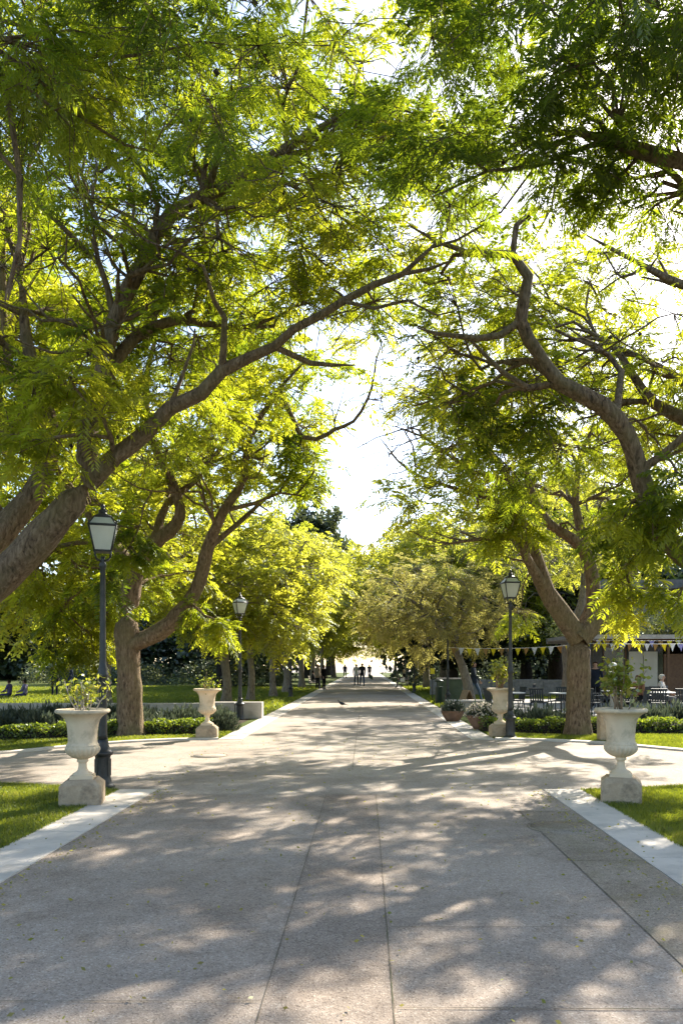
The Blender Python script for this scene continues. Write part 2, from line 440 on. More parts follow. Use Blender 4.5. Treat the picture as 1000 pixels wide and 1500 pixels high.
class Tree:
    def __init__(s, seed, cap=90000):
        s.g = np.random.default_rng(seed)
        s.P = np.zeros((cap, 3)); s.D = np.zeros((cap, 3)); s.par = np.full(cap, -1, int)
        s.rad = np.zeros(cap); s.leafw = np.zeros(cap); s.base = np.ones(cap, bool)
        s.n = 0
        s.fb = []; s.fd = []; s.fl = []; s.ft = []
        s.pods = []
    def node(s, p, par, r=0.0, att=True):
        i = s.n; s.n += 1
        s.P[i] = p; s.par[i] = par; s.rad[i] = r; s.base[i] = att
        if par >= 0:
            s.D[i] = unit(s.P[i] - s.P[par])
            if par == 0: s.D[0] = s.D[i]
        return i
    def limb(s, pts, rad, step=0.3, wob=0.0):
        """a main limb; its first point is joined to the nearest node already there"""
        if not isinstance(rad, (list, tuple)) or len(rad) != len(pts):
            rad = list(np.linspace(rad[0], rad[-1], len(pts)))
        P, R = catmull(pts, rad, step)
        R = np.array(R, float) * (1 + s.g.normal(0, .035, len(R))); R[-1] = min(R[-1], .008)
        if wob: P[1:-1] += s.g.normal(0, wob, (len(P) - 2, 3))
        par = -1
        if s.n:
            par = int(np.argmin(np.linalg.norm(s.P[:s.n] - P[0], axis=1)))
            P, R = P[1:], R[1:]
        for p, r in zip(P, R):
            par = s.node(p, par, r, att=(p[2] > s.zmin))
        return par
    zmin = 2.2
    def clumps(s, C, R, twigs=9, fr=6, L=0.38, droop=0.25, flat=0.6, bare=0.0, tint=(0.15, 0.85), hang=0.0, crook=0.075):
        """leaf clumps at C, each joined by a crooked branch to the wood already there"""
        g = s.g
        C = np.asarray(C, float)
        B = s.P[:s.n][s.base[:s.n]]
        order = np.argsort([np.min(np.linalg.norm(B - c, axis=1)) for c in C])
        for ci in order:
            c = C[ci]
            n = s.n
            d = c - s.P[:n]; dist = np.linalg.norm(d, axis=1)
            cosang = np.sum(d * s.D[:n], axis=1) / np.maximum(dist, 1e-6)
            cost = dist * (1.45 - 0.55 * cosang) + np.where(s.base[:n], 0, 1e6) + np.maximum(0, s.P[:n, 2] - c[2]) * 0.25
            i = int(np.argmin(cost)); dd = dist[i]
            u = d[i] / max(dd, 1e-6)
            m = max(2, int(dd / 0.28))
            t0 = unit(s.D[i] * 0.6 + u * 0.7) * dd; t1 = unit(u + np.array([0, 0, g.uniform(-.5, .25)])) * dd
            par = i
            off = np.zeros(3)
            for k in range(1, m + 1):
                t = k / m
                h = (2 * t ** 3 - 3 * t ** 2 + 1) * s.P[i] + (t ** 3 - 2 * t ** 2 + t) * t0 + (-2 * t ** 3 + 3 * t ** 2) * c + (t ** 3 - t ** 2) * t1
                off = off * 0.72 + g.normal(0, crook * 0.55, 3) * min(1.0, dd)
                par = s.node(h + off * math.sin(PI * min(1, t * 1.1)) if k < m else h, par)
            tb = float(np.clip(g.normal(0.5 * (tint[0] + tint[1]), 0.22 * (tint[1] - tint[0]) + .06), 0, 1))
            Rk = R * g.uniform(0.75, 1.25)
            isbare = g.random() < bare
            for w in range(twigs):
                v = g.normal(0, 1, 3); v[2] *= flat
                v = unit(v + 0.45 * u) * Rk * g.uniform(0.5, 1.1)
                v[2] -= hang * g.random() * Rk
                e = c + v
                q = par
                mm = 3
                oo = g.normal(0, 0.06, (mm, 3))
                for k in range(1, mm + 1):
                    q = s.node(c + v * (k / mm) + oo[k - 1] * Rk - np.array([0, 0, 0.12 * Rk * (k / mm) ** 2]), q, 0.0, att=False)
                    s.leafw[q] = 1 if k == mm else 0
                if isbare and g.random() < 0.9:
                    continue
                k = max(1, int(g.poisson(fr)))
                tt = g.uniform(0.45, 1.0, k)
                hd = g.uniform(0, 2 * PI, k)
                dirs = np.stack([np.cos(hd), np.sin(hd), g.uniform(-0.35, 0.45, k)], 1) * 0.9 + unit(v) * 0.7
                s.fb.append(c + v * tt[:, None] + g.normal(0, 0.03, (k, 3)))
                s.fd.append(unit(dirs)); s.fl.append(L * g.uniform(0.65, 1.25, k)); s.ft.append(np.clip(tb + g.normal(0, 0.10, k), 0, 1))
            if g.random() < s.podp:
                s.pods.append(c + g.normal(0, 0.3, 3) * Rk)
    podp = 0.0
    def boughs(s, C, r0=.04, r1=.012, crook=.16, bare_tip=True):
        """crooked secondary boughs out to the points C"""
        g = s.g
        C = [np.array(c, float) for c in C]
        for c in sorted(C, key=lambda c: np.min(np.linalg.norm(s.P[:s.n] - c, axis=1))):
            n = s.n; d = c - s.P[:n]; dist = np.linalg.norm(d, axis=1)
            cosang = np.sum(d * s.D[:n], axis=1) / np.maximum(dist, 1e-6)
            ok = s.base[:n] & (s.rad[:n] > r0 * .9)
            if not ok.any(): continue
            i = int(np.argmin(dist * (1.5 - .6 * cosang) + np.where(ok, 0, 1e6) + np.maximum(0, s.P[:n, 2] - c[2]) * .3))
            dd = dist[i]; m = max(3, int(dd / .24)); u = d[i] / max(dd, 1e-6)
            t0 = unit(s.D[i] * .8 + u * .6) * dd; t1 = unit(u + g.normal(0, .35, 3)) * dd
            par = i; off = np.zeros(3); ra = min(r0 * g.uniform(.8, 1.4), s.rad[i] * .7)
            for k in range(1, m + 1):
                t = k / m
                h = (2 * t ** 3 - 3 * t ** 2 + 1) * s.P[i] + (t ** 3 - 2 * t ** 2 + t) * t0 + (-2 * t ** 3 + 3 * t ** 2) * c + (t ** 3 - t ** 2) * t1
                off = off * .78 + g.normal(0, crook * .5, 3)
                par = s.node(h + off * min(1, 3 * t), par, ra + (r1 - ra) * t)
    # ---- wood
    def wood(s, name, mat, parent, rtip=0.006, pw=0.43, flare=0.35, off=(0, 0, 0), rmin=0.0):
        n = s.n
        cnt = s.leafw[:n].copy()
        for i in range(n - 1, 0, -1):
            cnt[s.par[i]] += cnt[i]
        rad = np.maximum(s.rad[:n], np.where(s.rad[:n] > 0, 0, rtip * np.maximum(cnt, 1) ** pw))
        for i in range(1, n):            # a branch is never thicker than what carries it
            p = s.par[i]
            if s.rad[i] == 0: rad[i] = min(rad[i], rad[p] * 0.92)
        kids = [[] for _ in range(n)]
        for i in range(1, n): kids[s.par[i]].append(i)
        main = [max(k, key=lambda j: rad[j] * 1000 + cnt[j]) if k else -1 for k in kids]
        starts = [0] + [j for i in range(n) for j in kids[i] if j != main[i]]
        VS = []; FS = []; b = 0
        for st in starts:
            ch = [st]
            while main[ch[-1]] >= 0: ch.append(main[ch[-1]])
            P = s.P[ch]; R = rad[ch]
            if st != 0:
                P = np.vstack([s.P[s.par[st]], P]); R = np.concatenate([[R[0] * 1.15], R])
            if len(P) < 2 or R.max() < rmin: continue
            rm = R.max()
            seg = 16 if rm > 0.12 else 9 if rm > 0.04 else 5 if rm > 0.014 else 3
            T = unit(np.gradient(P, axis=0))
            ax = unit(P[-1] - P[0])
            ref = np.eye(3)[int(np.argmin(np.abs(ax)))]
            if st == 0: ref = np.array([1.0, 0, 0])
            A = unit(np.cross(T, ref)); Bv = np.cross(T, A)
            a = np.arange(seg) * 2 * PI / seg
            rr = R[:, None] * np.ones((1, seg))
            if rm > 0.1:
                z = P[:, 2:3]
                rr *= 1 + 0.055 * np.sin(3 * a + z * 1.3 + st) + 0.04 * np.sin(5 * a - z * 2.1) + 0.03 * np.sin(z * 5.3 + 2 * a)
                arc = np.arange(len(P)) * .28
                for _ in range(int(len(P) * .28 / .55)):
                    ka = s.g.uniform(0, arc[-1]); kq = s.g.uniform(0, 2 * PI)
                    dq = (a - kq + PI) % (2 * PI) - PI
                    rr *= 1 + s.g.uniform(-.14, .26) * np.exp(-((arc - ka) / .13) ** 2)[:, None] * np.exp(-(dq / .55) ** 2)[None, :]
            if st == 0 and flare:
                rr *= 1 + (flare * np.exp(-P[:, 2:3] / 0.28)) * (1 + 0.35 * np.sin(5 * a + 1.0))
            V = P[:, None, :] + rr[..., None] * (np.cos(a)[None, :, None] * A[:, None, :] + np.sin(a)[None, :, None] * Bv[:, None, :])
            m = len(P)
            k = np.arange(m - 1)[:, None]; i = np.arange(seg)[None, :]; j = (i + 1) % seg
            Fq = np.stack([k * seg + i, k * seg + j, (k + 1) * seg + j, (k + 1) * seg + i], -1).reshape(-1, 4) + b
            VS.append(V.reshape(-1, 3)); FS.append(Fq); b += m * seg
        V = np.vstack(VS) - np.array(off)
        return mesh_np(name, V, np.vstack(FS), [mat], smooth=True, parent=parent)
    # ---- leaves
    def leaves(s, name, mat, parent, K=8, wid=0.055, droop=0.28, off=(0, 0, 0), pmat=None):
        B = np.vstack(s.fb); D = np.vstack(s.fd); L = np.concatenate(s.fl); T = np.concatenate(s.ft)
        V, Fq, tint = frond_mesh(s.g, B, D, L, T, K, wid, droop)
        mi = np.zeros(len(Fq), int)
        if s.pods and pmat:
            pv = []; pf = []; b = len(V)
            for p in s.pods:
                r = s.g.uniform(0.022, 0.034); h = s.g.uniform(0, PI)
                d = np.array([math.cos(h), math.sin(h), 0]); z = np.array([0, 0, 1.0]); e = np.cross(d, z) * r * .45
                pv += [p + d * r, p - d * r, p + z * r * 1.1, p - z * r * 1.2, p + e, p - e]
                pf += [[b + x for x in q] for q in ((0, 2, 4, 3), (2, 1, 3, 4), (0, 3, 5, 2), (1, 2, 5, 3))]
                b += 6
            V = np.vstack([V, np.array(pv)]); Fq = np.vstack([Fq, np.array(pf)])
            mi = np.concatenate([mi, np.ones(len(pf), int)]); tint = np.concatenate([tint, np.full(len(pf), .5)])
        V = V - np.array(off)
        return mesh_np(name, V, Fq, [mat] + ([pmat] if pmat else []), mi, tint, False, parent)


def frond_mesh(g, B, D, L, T, K=8, wid=0.055, droop=0.28):
    """feathery compound leaves: a drooping rachis with K pairs of narrow pinnae"""
    n = len(B)
    z = np.array([0, 0, 1.0])
    S = np.cross(D, z); bad = np.linalg.norm(S, axis=1) < 0.15
    S[bad] = np.array([1.0, 0.2, 0]); S = unit(S)
    roll = g.normal(0, 0.35, n)[:, None]
    U = unit(np.cross(S, D))
    S = unit(S * np.cos(roll) + U * np.sin(roll)); U = unit(np.cross(S, D))
    t = np.linspace(0.16, 0.98, K)
    dr = droop * g.uniform(0.6, 1.5, n)
    base = B[:, None] + L[:, None, None] * (D[:, None] * t[None, :, None] - z * (dr[:, None] * t[None] ** 2)[..., None])
    tan = unit(D[:, None] - z * (2 * dr[:, None] * t[None])[..., None])
    lp = L[:, None] * 0.40 * np.sin(PI * (0.18 + 0.70 * t))[None] ** 0.8
    Vs = []
    for sg in (1, -1):
        d = unit(tan * 0.55 + sg * S[:, None] * 0.9 - z * 0.18 + g.normal(0, 0.16, (n, K, 3)))
        w = unit(np.cross(d, U[:, None] + g.normal(0, 0.25, (n, K, 3)))) * (wid * L)[:, None, None] * g.uniform(0.8, 1.25, (n, K, 1))
        e = d * lp[..., None]
        Vs.append(np.stack([base, base + e * 0.45 + w, base + e - z * 0.03 * L[:, None, None], base + e * 0.5 - w], 2))
    V = np.stack(Vs, 2).reshape(-1, 3)
    Fq = np.arange(len(V)).reshape(-1, 4)
    tint = np.repeat(T, 2 * K)
    tint = np.clip(tint + g.normal(0, 0.06, len(tint)), 0, 1)
    return V, Fq, tint


def card_mesh(g, C, size, flat=0.0, aspect=0.5):
    """single leaves: one folded-free kite per leaf at C with random attitude"""
    n = len(C)
    d = g.normal(0, 1, (n, 3)); d[:, 2] *= (1 - flat); d = unit(d)
    w = unit(np.cross(d, g.normal(0, 1, (n, 3))))
    sz = (size * g.uniform(0.6, 1.4, n))[:, None]
    V = np.stack([C - d * sz * .5, C + w * sz * aspect * .5, C + d * sz * .5, C - w * sz * aspect * .5], 1).reshape(-1, 3)
    return V, np.arange(4 * n).reshape(-1, 4)


def ell(g, n, c, r, shell=0.35, sep=0.7, cut=None):
    """points inside an ellipsoid, biased to its outer part, kept apart"""
    out = []
    c = np.array(c, float); r = np.array(r, float)
    tries = 0
    while len(out) < n and tries < n * 40:
        tries += 1
        v = unit(g.normal(0, 1, 3)) * (g.uniform(shell ** 3, 1) ** (1 / 3))
        p = c + v * r
        if cut is not None and not cut(p): continue
        if out and np.min(np.linalg.norm(np.array(out) - p, axis=1)) < sep: continue
        out.append(p)
    return out


def holes(C, f=.55, thr=-.12, seed=0.0):
    """thins a crown in drifts, so that sky and sun come through in patches"""
    return [c for c in C if mnoise.noise(Vector(c) * f + Vector((seed, seed * 2, 0))) > thr]


def px_of(p):
    return CX + p[0] * F / p[1], CY - (p[2] - EYE) * F / p[1]


G0 = np.random.default_rng(11)


# ------------------------------------------------------------------ ground
PL, PR, KW = -2.67, 2.28, 0.5           # edges of the avenue, kerb strip width
sheet('lawn', [(-700, -300), (700, -300), (700, 1200), (-700, 1200)], 0.0, M['lawn'])
NEAR = 9.7
sheet('path', [(PL, -12), (PR, -12), (PR, NEAR), (PL, NEAR)], 0.004, M['path'])
far_l = [(PL - KW, 16.95), (-4.0, 16.75), (-4.9, 16.25), (-5.7, 15.35), (-6.5, 14.2), (-7.6, 13.55), (-9.5, 13.3), (-45, 13.2)]
near_l = [(-45, 11.2), (-9, 11.15), (-6.2, 10.95), (-4.6, 10.65), (PL - KW, 10.1)]
far_r = [(PR + KW, 16.9), (3.7, 16.65), (4.8, 16.0), (5.5, 15.1), (6.2, 14.3), (7.2, 13.75), (9.2, 13.45), (45, 13.3)]
near_r = [(45, 11.0), (8.5, 10.95), (5.8, 10.75), (4.2, 10.5), (PR + KW, 10.1)]
plaza = ([(PL, NEAR), (PR, NEAR), (PR, 10.1)] + near_r[::-1] + far_r[::-1] + [(PR, 16.9), (PR, 175), (PL, 175), (PL, 16.95)] + far_l + near_l + [(PL, 10.1)])
sheet('plaza', plaza, 0.004, M['plaza'])
# pale kerb strips flush with the walk, cut into slabs by the material's joints below
def slab_strip(name, x0, x1, y0, y1, z=0.012, step=1.15):
    mb = MB(); y = y0; g = random.Random(int(abs(x0) * 1000 + y0))
    while y < y1 - 0.05:
        e = min(y + step * g.uniform(.93, 1.07) * (1 if y < 40 else 6), y1)
        mb.box(((x0 + x1) / 2, (y + e) / 2, z - 0.03), (x1 - x0, e - y - 0.008, 0.06 + g.uniform(-.0015, .0015)), 0)
        y = e
    o = mb.build(name, M['kerb']); o['kind'] = 'structure'
    return o
slab_strip('kerb_strip', PL - KW, PL - 0.004, -12, 10.09)
slab_strip('kerb_strip', PR + 0.004, PR + KW, -12, 10.09)
slab_strip('kerb_strip', PL - KW, PL - 0.004, 16.96, 170)
slab_strip('kerb_strip', PR + 0.004, PR + KW, 16.91, 170)
def arc_kerb(pts, w, out):
    P = np.array(pts, float)
    T = unit(np.gradient(P, axis=0)); Nn = np.stack([-T[:, 1], T[:, 0]], 1) * out
    mb = MB(); n = len(P)
    vs = [(*p, 0.04) for p in P] + [(*p, 0.04) for p in P + Nn * w] + [(*p, -0.03) for p in P] + [(*p, -0.03) for p in P + Nn * w]
    fs = []
    for i in range(n - 1):
        fs += [(i, i + 1, n + i + 1, n + i), (2 * n + i + 1, 2 * n + i, 3 * n + i, 3 * n + i + 1), (i + 1, i, 2 * n + i, 2 * n + i + 1), (n + i, n + i + 1, 3 * n + i + 1, 3 * n + i)]
    fs += [(0, n, 3 * n, 2 * n), (n - 1, 3 * n - 1, 4 * n - 1, 2 * n - 1)]
    mb.add(vs, fs); o = mb.build('kerb', M['kerb']); o['kind'] = 'structure'
def densify(pts, k=5):
    P, _ = catmull([(x, y, 0) for x, y in pts], [0] * len(pts), 0.35)
    return [(p[0], p[1]) for p in P]
arc_kerb(densify(far_l[:-1]) + [far_l[-1]], 0.22, -1)
arc_kerb(densify(far_r[:-1]) + [far_r[-1]], 0.22, 1)
# centre band and joints
sheet('paving_band', [(-0.485, -12), (0.13, -12), (0.13, NEAR), (-0.485, NEAR)], 0.008, M['band'])
sheet('mossy_band', [(1.68, -12), (PR - .002, -12), (PR - .002, 8.6), (1.68, 8.6)], 0.008, M['mossy'])
def joints():
    mb = MB(); g = random.Random(3)
    def line(a, b, w):
        n = max(2, int(math.dist(a, b) / 0.18)); d = Vector((b[0] - a[0], b[1] - a[1])).normalized(); nn = Vector((-d.y, d.x))
        L = []; R = []
        for k in range(n + 1):
            p = Vector(a).lerp(Vector(b), k / n) + nn * g.uniform(-.0015, .0015); ww = w * g.uniform(.5, 1.2)
            L.append((*(p + nn * ww), 0.0115)); R.append((*(p - nn * ww), 0.0115))
        mb.add(L + R, [(k, k + 1, n + 2 + k, n + 1 + k) for k in range(n)])
    line((-0.485, -3), (-0.485, NEAR), .0032); line((0.13, -3), (0.13, NEAR), .0035)
    line((PL + .02, NEAR), (PR - .02, NEAR), .005)
    line((1.68, -3), (1.68, 8.6), .0018)
    line((0.15, 4.78), (1.67, 4.78), .003); line((PL + .02, 3.72), (-.5, 3.72), .003); line((0.15, 3.65), (PR - .02, 3.62), .004)
    line((PL + .02, 7.2), (-.5, 7.2), .0025); line((.15, 7.1), (1.67, 7.1), .003); line((1.69, 6.4), (PR - .02, 6.4), .004); line((1.69, 8.58), (PR - .02, 8.58), .005)
    for y in (29.5, 34, 38.5, 46, 55): line((PL + .02, y), (PR - .02, y), .012)
    line((-.2, 12), (-.2, 29), .004)
    o = mb.build('paving_joint', M['joint']); o['kind'] = 'structure'
joints()
# two flush manhole covers let into the paving
def manhole(x, y, label):
    mb = MB()
    mb.lathe([(0.33, 0.0035), (0.33, 0.0125), (0.30, 0.0125), (0.298, 0.009)], 40, (x, y, 0), 0, cap=False)
    mb.lathe([(0.294, 0.0035), (0.294, 0.0105), (0.10, 0.0115), (0.001, 0.0115)], 40, (x, y, 0), 1, cap=False)
    tag(mb.build('manhole_cover', [M['mossy'], M['plaza' if y > 10 else 'mossy']]), label, 'manhole cover')
manhole(1.93, 7.75, 'round paved manhole cover in the mossy strip beside the right kerb')
manhole(-2.75, 13.9, 'round manhole cover in the open crossing left of centre')
# soil of the flower beds
sheet('soil_bed', [(-14, 15.6), (-9, 16.1), (-7.2, 16.9), (-5.8, 17.75), (-4.0, 18.2), (PL - KW - .25, 18.9), (PL - KW - .25, 23.9), (-14, 23.9)], 0.004, M['soil'])
sheet('soil_bed', [(14, 17.9), (7.4, 18.1), (4.6, 18.0), (PR + KW + .3, 18.7), (PR + KW + .25, 22.6), (14, 22.6)], 0.004, M['soil'])
sheet('sunlit_lawn_patch', [(-40, 26.3), (-9.6, 26.3), (-10.6, 33), (-40, 33)], 0.004, M['lawn_sun_tone'])  # patch of the far left lawn, its bright sun painted as a pale sheet
sheet('forecourt', [(PL, 175.01), (PR, 175.01), (60, 190), (200, 1100), (-200, 1100), (-60, 190)], 0.004, M['plaza'])
sheet('terrace', [(PR + KW + .35, 22.61), (26, 22.61), (26, 37.5), (6.0, 37.5), (4.2, 30)], 0.004, M['terrace'])

# grass
def grass(name, poly, dens, h, w, seed):
    g = np.random.default_rng(seed)
    P = np.array(poly); lo = P.min(0); hi = P.max(0)
    n = int(dens * (hi[0] - lo[0]) * (hi[1] - lo[1]))
    X = lo + g.random((n, 2)) * (hi - lo)
    ins = np.zeros(n, bool); j = len(P) - 1
    for i in range(len(P)):
        c = (P[i, 1] > X[:, 1]) != (P[j, 1] > X[:, 1])
        ins ^= c & (X[:, 0] < (P[j, 0] - P[i, 0]) * (X[:, 1] - P[i, 1]) / (P[j, 1] - P[i, 1] + 1e-12) + P[i, 0])
        j = i
    X = X[ins]
    pat = np.array([mnoise.noise(Vector((x * .9, y * .9, seed))) + .5 * mnoise.noise(Vector((x * 4, y * 4, seed))) for x, y in X])
    keep = pat > -0.62
    X = X[keep]; pat = pat[keep]; n = len(X)
    a = g.uniform(0, 2 * PI, n); hh = h * g.uniform(.45, 1.3, n) * (1 + .35 * pat)
    bend = g.uniform(.15, .9, n) * hh; ba = g.uniform(0, 2 * PI, n)
    ww = w * g.uniform(.6, 1.3, n)
    dx = np.stack([np.cos(a), np.sin(a), 0 * a], 1) * ww[:, None]
    b = np.stack([X[:, 0], X[:, 1], 0 * a], 1)
    mid = b + np.stack([np.cos(ba) * bend * .3, np.sin(ba) * bend * .3, hh * .6], 1)
    tip = b + np.stack([np.cos(ba) * bend, np.sin(ba) * bend, hh], 1)
    V = np.stack([b - dx, b + dx, mid + dx * .8, tip, mid - dx * .8], 1).reshape(-1, 3)
    i = np.arange(n) * 5
    T = np.concatenate([np.stack([i, i + 1, i + 2], 1), np.stack([i, i + 2, i + 4], 1), np.stack([i + 4, i + 2, i + 3], 1)])
    tint = np.clip(.5 + .35 * pat + g.normal(0, .15, n), 0, 1)
    return mesh_np(name, V, T, [M['grass']], None, np.concatenate([tint] * 3))
def G(o, label): return tag(o, label, 'grass', None, 'stuff')
G(grass('grass', [(-9.5, 5), (PL - KW + .03, 5), (PL - KW + .03, 10.08), (-4.6, 10.6), (-6.2, 10.9), (-9.5, 11.1)], 5200, .042, .0032, 1), 'short sunlit lawn grass around the front left urn')
G(grass('grass', [(PR + KW - .03, 5), (9.5, 5), (9.5, 10.9), (5.8, 10.7), (4.2, 10.45), (PR + KW - .03, 10.08)], 5200, .042, .0032, 2), 'short sunlit lawn grass around the front right urn')
G(grass('grass', [(-3.2, 17.2), (-4.0, 17.0), (-4.9, 16.5), (-6, 15.5), (-6.8, 14.4), (-8, 13.8), (-13, 13.5), (-14, 15.6), (-9, 16.1), (-7.2, 16.9), (-5.8, 17.75), (-4.0, 18.2), (-3.3, 18.9), (-3.2, 18.9)], 2200, .05, .005, 3), 'grass verge below the low hedge on the left')
G(grass('grass', [(2.8, 17.15), (3.75, 16.9), (4.9, 16.3), (5.6, 15.4), (6.4, 14.6), (7.4, 14), (9.2, 13.7), (14, 13.6), (14, 17.9), (7.4, 18.1), (4.6, 18.0), (2.85, 18.7)], 2200, .05, .005, 4), 'grass verge below the low hedge on the right')
G(grass('grass', [(-9.2, 24.6), (-3.2, 24.6), (-3.2, 60), (-35, 60), (-35, 33.2), (-10.5, 33.2)], 130, .10, .014, 5), 'open lawn grass beyond the low wall on the left')
G(grass('grass', [(2.8, 27.5), (4, 30), (6, 38), (20, 38), (20, 60), (2.8, 60)], 160, .10, .014, 6), 'lawn grass beside the avenue beyond the terrace')

# fallen leaves and grit on the paving
def litter():
    g = np.random.default_rng(21)
    X = np.concatenate([np.stack([g.uniform(PL - .5, PR + .5, 1100), g.uniform(3, 17, 1100)], 1),
                        np.stack([PL + .05 + np.abs(g.normal(0, .12, 250)), g.uniform(3, 10, 250)], 1),
                        np.stack([PR - .05 - np.abs(g.normal(0, .15, 300)), g.uniform(3, 10, 300)], 1)])
    n = len(X)
    C = np.concatenate([X, np.full((n, 1), .024)], 1)
    V, Fq = card_mesh(g, C, .030, .9, .5)
    tag(mesh_np('fallen_leaf', V, Fq, [M['leaf_brown']], None, g.random(n)), 'tiny dry fallen leaves scattered over the paving', 'leaf litter', None, 'stuff')
litter()


# ------------------------------------------------------------------ the big jacarandas, built one by one
def finish(t, label, base, wood_kw=None, leaf_kw=None, leaf='leaf', bark='bark', group='jacaranda trees along the avenue', cat='tree'):
    root = empty('jacaranda_tree', (base[0], base[1], 0), 0, label, cat, group)
    off = (base[0], base[1], 0)
    t.wood('trunk', M[bark], root, off=off, **(wood_kw or {}))
    t.leaves('crown', M[leaf], root, off=off, pmat=M['pod'], **(leaf_kw or {}))
    return root

# --- left, nearest: trunk out of the frame, long limb arching over the walk
def tree_left_near():
    t = Tree(101); t.podp = .5
    t.limb([(-6.5, 10.9, 0), (-6.35, 10.8, 1.0), (-6.0, 10.6, 1.75), (-5.4, 10.4, 2.25), at(0, 850, 10.2), at(62, 785, 10.1), at(130, 708, 10)], [.36, .31, .27, .235, .215, .20, .18])
    t.limb([at(130, 708, 10), at(172, 672, 9.9), at(250, 600, 9.8), at(330, 547, 9.7), at(400, 506, 9.6), at(500, 440, 9.5), at(590, 400, 9.4), at(665, 380, 9.3)], [.125, .11, .09, .074, .058, .044, .03, .015], wob=.025)
    t.limb([at(130, 708, 10), at(128, 640, 10.2), at(147, 560, 10.4), at(168, 470, 10.5), at(210, 385, 10.5), at(252, 312, 10.4), at(340, 270, 10.3), at(400, 228, 10.2), at(480, 180, 10), at(560, 140, 9.8)], [.14, .125, .11, .10, .098, .09, .075, .058, .035, .015])
    t.limb([at(590, 400, 9.4), at(632, 362, 9.3), at(668, 352, 9.2), at(715, 325, 9.2), at(738, 285, 9.2)], [.024, .02, .017, .012, .006])
    t.limb([at(500, 440, 9.5), at(548, 452, 9.4), at(596, 440, 9.3), at(640, 462, 9.2), at(668, 455, 9.2)], [.03, .022, .017, .012, .006])
    t.limb([at(147, 560, 10.4), at(195, 497, 10.8), at(262, 468, 11), at(345, 482, 11.2), at(420, 458, 11.3)], [.09, .08, .065, .045, .02])
    t.limb([at(340, 270, 10.3), at(385, 255, 10.4), at(450, 218, 10.8), at(520, 215, 11.2)], [.07, .055, .035, .015])
    t.limb([at(400, 506, 9.6), at(455, 532, 9.9), at(520, 535, 10.3)], [.05, .035, .015])
    t.limb([(-6.0, 10.6, 1.75), at(-70, 850, 10.8), at(0, 782, 11), at(60, 702, 11.2), at(72, 620, 11.4), at(40, 500, 11.5), at(32, 390, 11.6)], [.23, .21, .185, .15, .12, .08, .03])
    t.limb([at(0, 782, 11), at(-60, 660, 11.6), at(-150, 520, 12), at(-260, 380, 12.4)], [.17, .14, .1, .03])
    t.limb([at(72, 620, 11.4), at(20, 560, 12), at(5, 430, 12.2), at(10, 250, 12.2)], [.09, .07, .05, .02])
    g = t.g
    C = ell(g, 72, (-4.6, 11.8, 8.8), (4.0, 3.2, 2.5), .2, .7)
    C += ell(g, 32, (-1.6, 10.4, 7.9), (2.3, 2.2, 1.3), .1, .65)
    C += ell(g, 15, (-.2, 10.2, 8.9), (1.8, 1.7, 1.0), .1, .65)
    C += ell(g, 22, (-3.6, 11.6, 6.2), (2.4, 1.6, 1.0), .1, .6)
    C += ell(g, 10, (-.2, 10.2, 6.9), (1.5, 1.5, .55), .1, .7)
    C += ell(g, 12, (-5.2, 11.0, 5.2), (1.2, 1.2, .9), .1, .6)
    C += [at(30, 420, 11.6), at(10, 480, 11.8), at(60, 460, 11.8), at(50, 370, 11.8), at(20, 330, 12), at(90, 420, 12)]
    t.boughs(ell(g, 46, (-2.8, 10.2, 7.6), (3.8, 2.0, 2.1), .2, .55) + ell(g, 12, (-4.6, 10.6, 6.4), (2, 1.5, 1.2), .2, .6), .042, .012)
    C = holes(C, .6, -.26, 3.1)
    t.clumps(C, .80, twigs=12, fr=5.2, L=.31, bare=.14, tint=(.15, .9), crook=.10)
    t.clumps(ell(g, 26, (-2.8, 10.2, 7.3), (3.4, 1.8, 1.6), .1, .6), .9, twigs=8, fr=1, bare=1.0, crook=.14)
    t.clumps([at(105, 560, 9.2), at(150, 610, 9.3), at(85, 640, 9.2), at(60, 540, 9.6), at(135, 520, 9.5), at(30, 640, 9.4), at(170, 560, 9.9)], .40, twigs=7, fr=3.6, L=.42, droop=.5, hang=.8, tint=(.65, 1.0))
    return finish(t, 'big jacaranda whose trunk is out of frame at left, long limb arching over the walk', (-6.5, 10.9), dict(rtip=.0078), dict(K=11, wid=.034, droop=.34))

